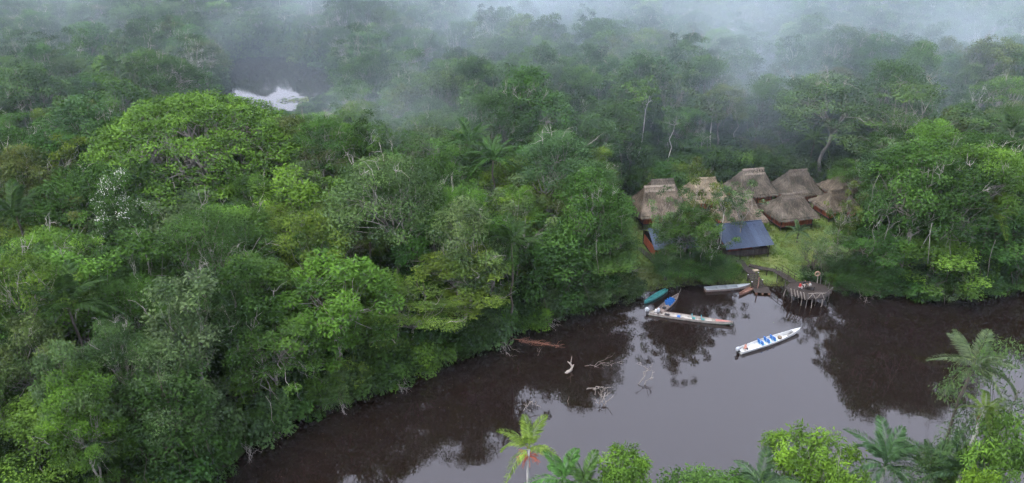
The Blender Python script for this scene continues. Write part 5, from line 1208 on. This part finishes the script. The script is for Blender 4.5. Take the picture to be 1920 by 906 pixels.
for _ in range(26):
    a = rng.uniform(0, 6.28); b0 = np.array([rng.normal() * 0.1, rng.normal() * 0.1, 0]); d = np.array([math.cos(a), math.sin(a), 0]); hh = rng.uniform(0.10, 0.26); w = np.array([-d[1], d[0], 0]) * 0.018
    gt.add([b0 - w, b0 + w, b0 + d * hh * 0.7 + [0, 0, hh]], F3=[[0, 1, 2]], var=rng.random())
go_ = bpy.data.objects.new('shape_grass', gt.mesh('shape_grass', M['leaf']))
lo, hi = CLEARING.min(0), CLEARING.max(0)
c3 = np.column_stack([rng.uniform(lo[0], hi[0], 26000), rng.uniform(lo[1], hi[1], 26000)])
c3 = c3[(sd_poly(CLEARING, c3) < 0.5) & (shore(c3) > 0.4)]; n = len(c3); s = rng.uniform(0.6, 1.5, n)
nzz = 0.5 + 0.5 * np.sin(c3[:, 0] * 0.6 + 2 * np.sin(c3[:, 1] * 0.4)) * np.cos(c3[:, 1] * 0.5)
tn = (np.array([0.10, 0.165, 0.042]) * (1 - nzz[:, None]) + np.array([0.155, 0.18, 0.065]) * nzz[:, None]) * rng.uniform(0.8, 1.2, (n, 1))
scatter('lawn_grass', [go_], np.column_stack([c3, gz(c3)]), rng.uniform(0, 6.28, n), np.column_stack([s, s, s]), np.zeros(n), tn)

# ------------------------------------------------------------------ air: even haze, and torn banks of morning mist over the back forest
def volume_mat(name, dens, col, patchy=None):
    m, nt, out = new_mat(name)
    v = nd(nt, 'VolumePrincipled'); v.inputs['Color'].default_value = (*col, 1); v.inputs['Density'].default_value = dens; v.inputs['Anisotropy'].default_value = 0.2
    if patchy:
        tc = nd(nt, 'TexCoord'); ln = nd(nt, 'VectorMath', operation='LENGTH'); nt.links.new(tc.outputs['Object'], ln.inputs[0])
        fo = nd(nt, 'MapRange'); fo.inputs[1].default_value = 1.0; fo.inputs[2].default_value = 0.15; nt.links.new(ln.outputs['Value'], fo.inputs[0])
        nz = nd(nt, 'TexNoise', Scale=patchy, Detail=1.5, Roughness=0.6, Distortion=0.4); ge = nd(nt, 'NewGeometry')
        va = nd(nt, 'Mapping'); va.inputs['Scale'].default_value = (1, 0.8, 1.5); nt.links.new(ge.outputs['Position'], va.inputs[0]); nt.links.new(va.outputs[0], nz.inputs['Vector'])
        rp = nd(nt, 'MapRange'); rp.inputs[1].default_value = 0.45; rp.inputs[2].default_value = 0.72; nt.links.new(nz.outputs['Fac'], rp.inputs[0])
        a = nd(nt, 'Math', operation='MULTIPLY'); nt.links.new(fo.outputs[0], a.inputs[0]); nt.links.new(rp.outputs[0], a.inputs[1])
        b = nd(nt, 'Math', operation='MULTIPLY'); nt.links.new(a.outputs[0], b.inputs[0]); b.inputs[1].default_value = dens; nt.links.new(b.outputs[0], v.inputs['Density'])
    nt.links.new(v.outputs[0], out.inputs['Volume'])
    return m
hz = MB(); hz.box((0, 0, 28.5), (3100, 3100, 67)); hz.build('haze', volume_mat('haze_air', 0.00010, (0.72, 0.86, 1.0)), kind='stuff')
mm = volume_mat('mist_vapour', 0.0145, (0.80, 0.92, 1.0), 0.024)
for (px, py, y, w, d, h) in ((170, 35, 205, 46, 34, 20), (780, 0, 275, 70, 45, 16), (790, 120, 165, 40, 28, 18), (1120, 10, 245, 75, 45, 18), (1385, 130, 178, 36, 26, 26), (1640, 70, 205, 62, 38, 22), (1890, 40, 210, 45, 36, 18), (950, 225, 124, 28, 20, 12), (830, 200, 142, 28, 20, 12), (1500, 185, 160, 40, 24, 14)):
    P = at_y(px, py, y); s = MB(); s.sphere((0, 0, 0), 1.0, 20, 12)
    o = s.build('mist_bank', mm, kind='stuff'); o.location = P; o.scale = (w, d, h)
tm = volume_mat('thin_mist', 0.00070, (0.74, 0.89, 1.0))
for (x, y, z, w, d, h) in ((-40, 240, 20, 200, 115, 34), (110, 225, 22, 150, 100, 34), (45, 185, 24, 120, 70, 30)):
    s = MB(); s.sphere((0, 0, 0), 1.0, 32, 18); o = s.build('mist_bank', tm, kind='stuff'); o.location = (x, y, z); o.scale = (w, d, h)
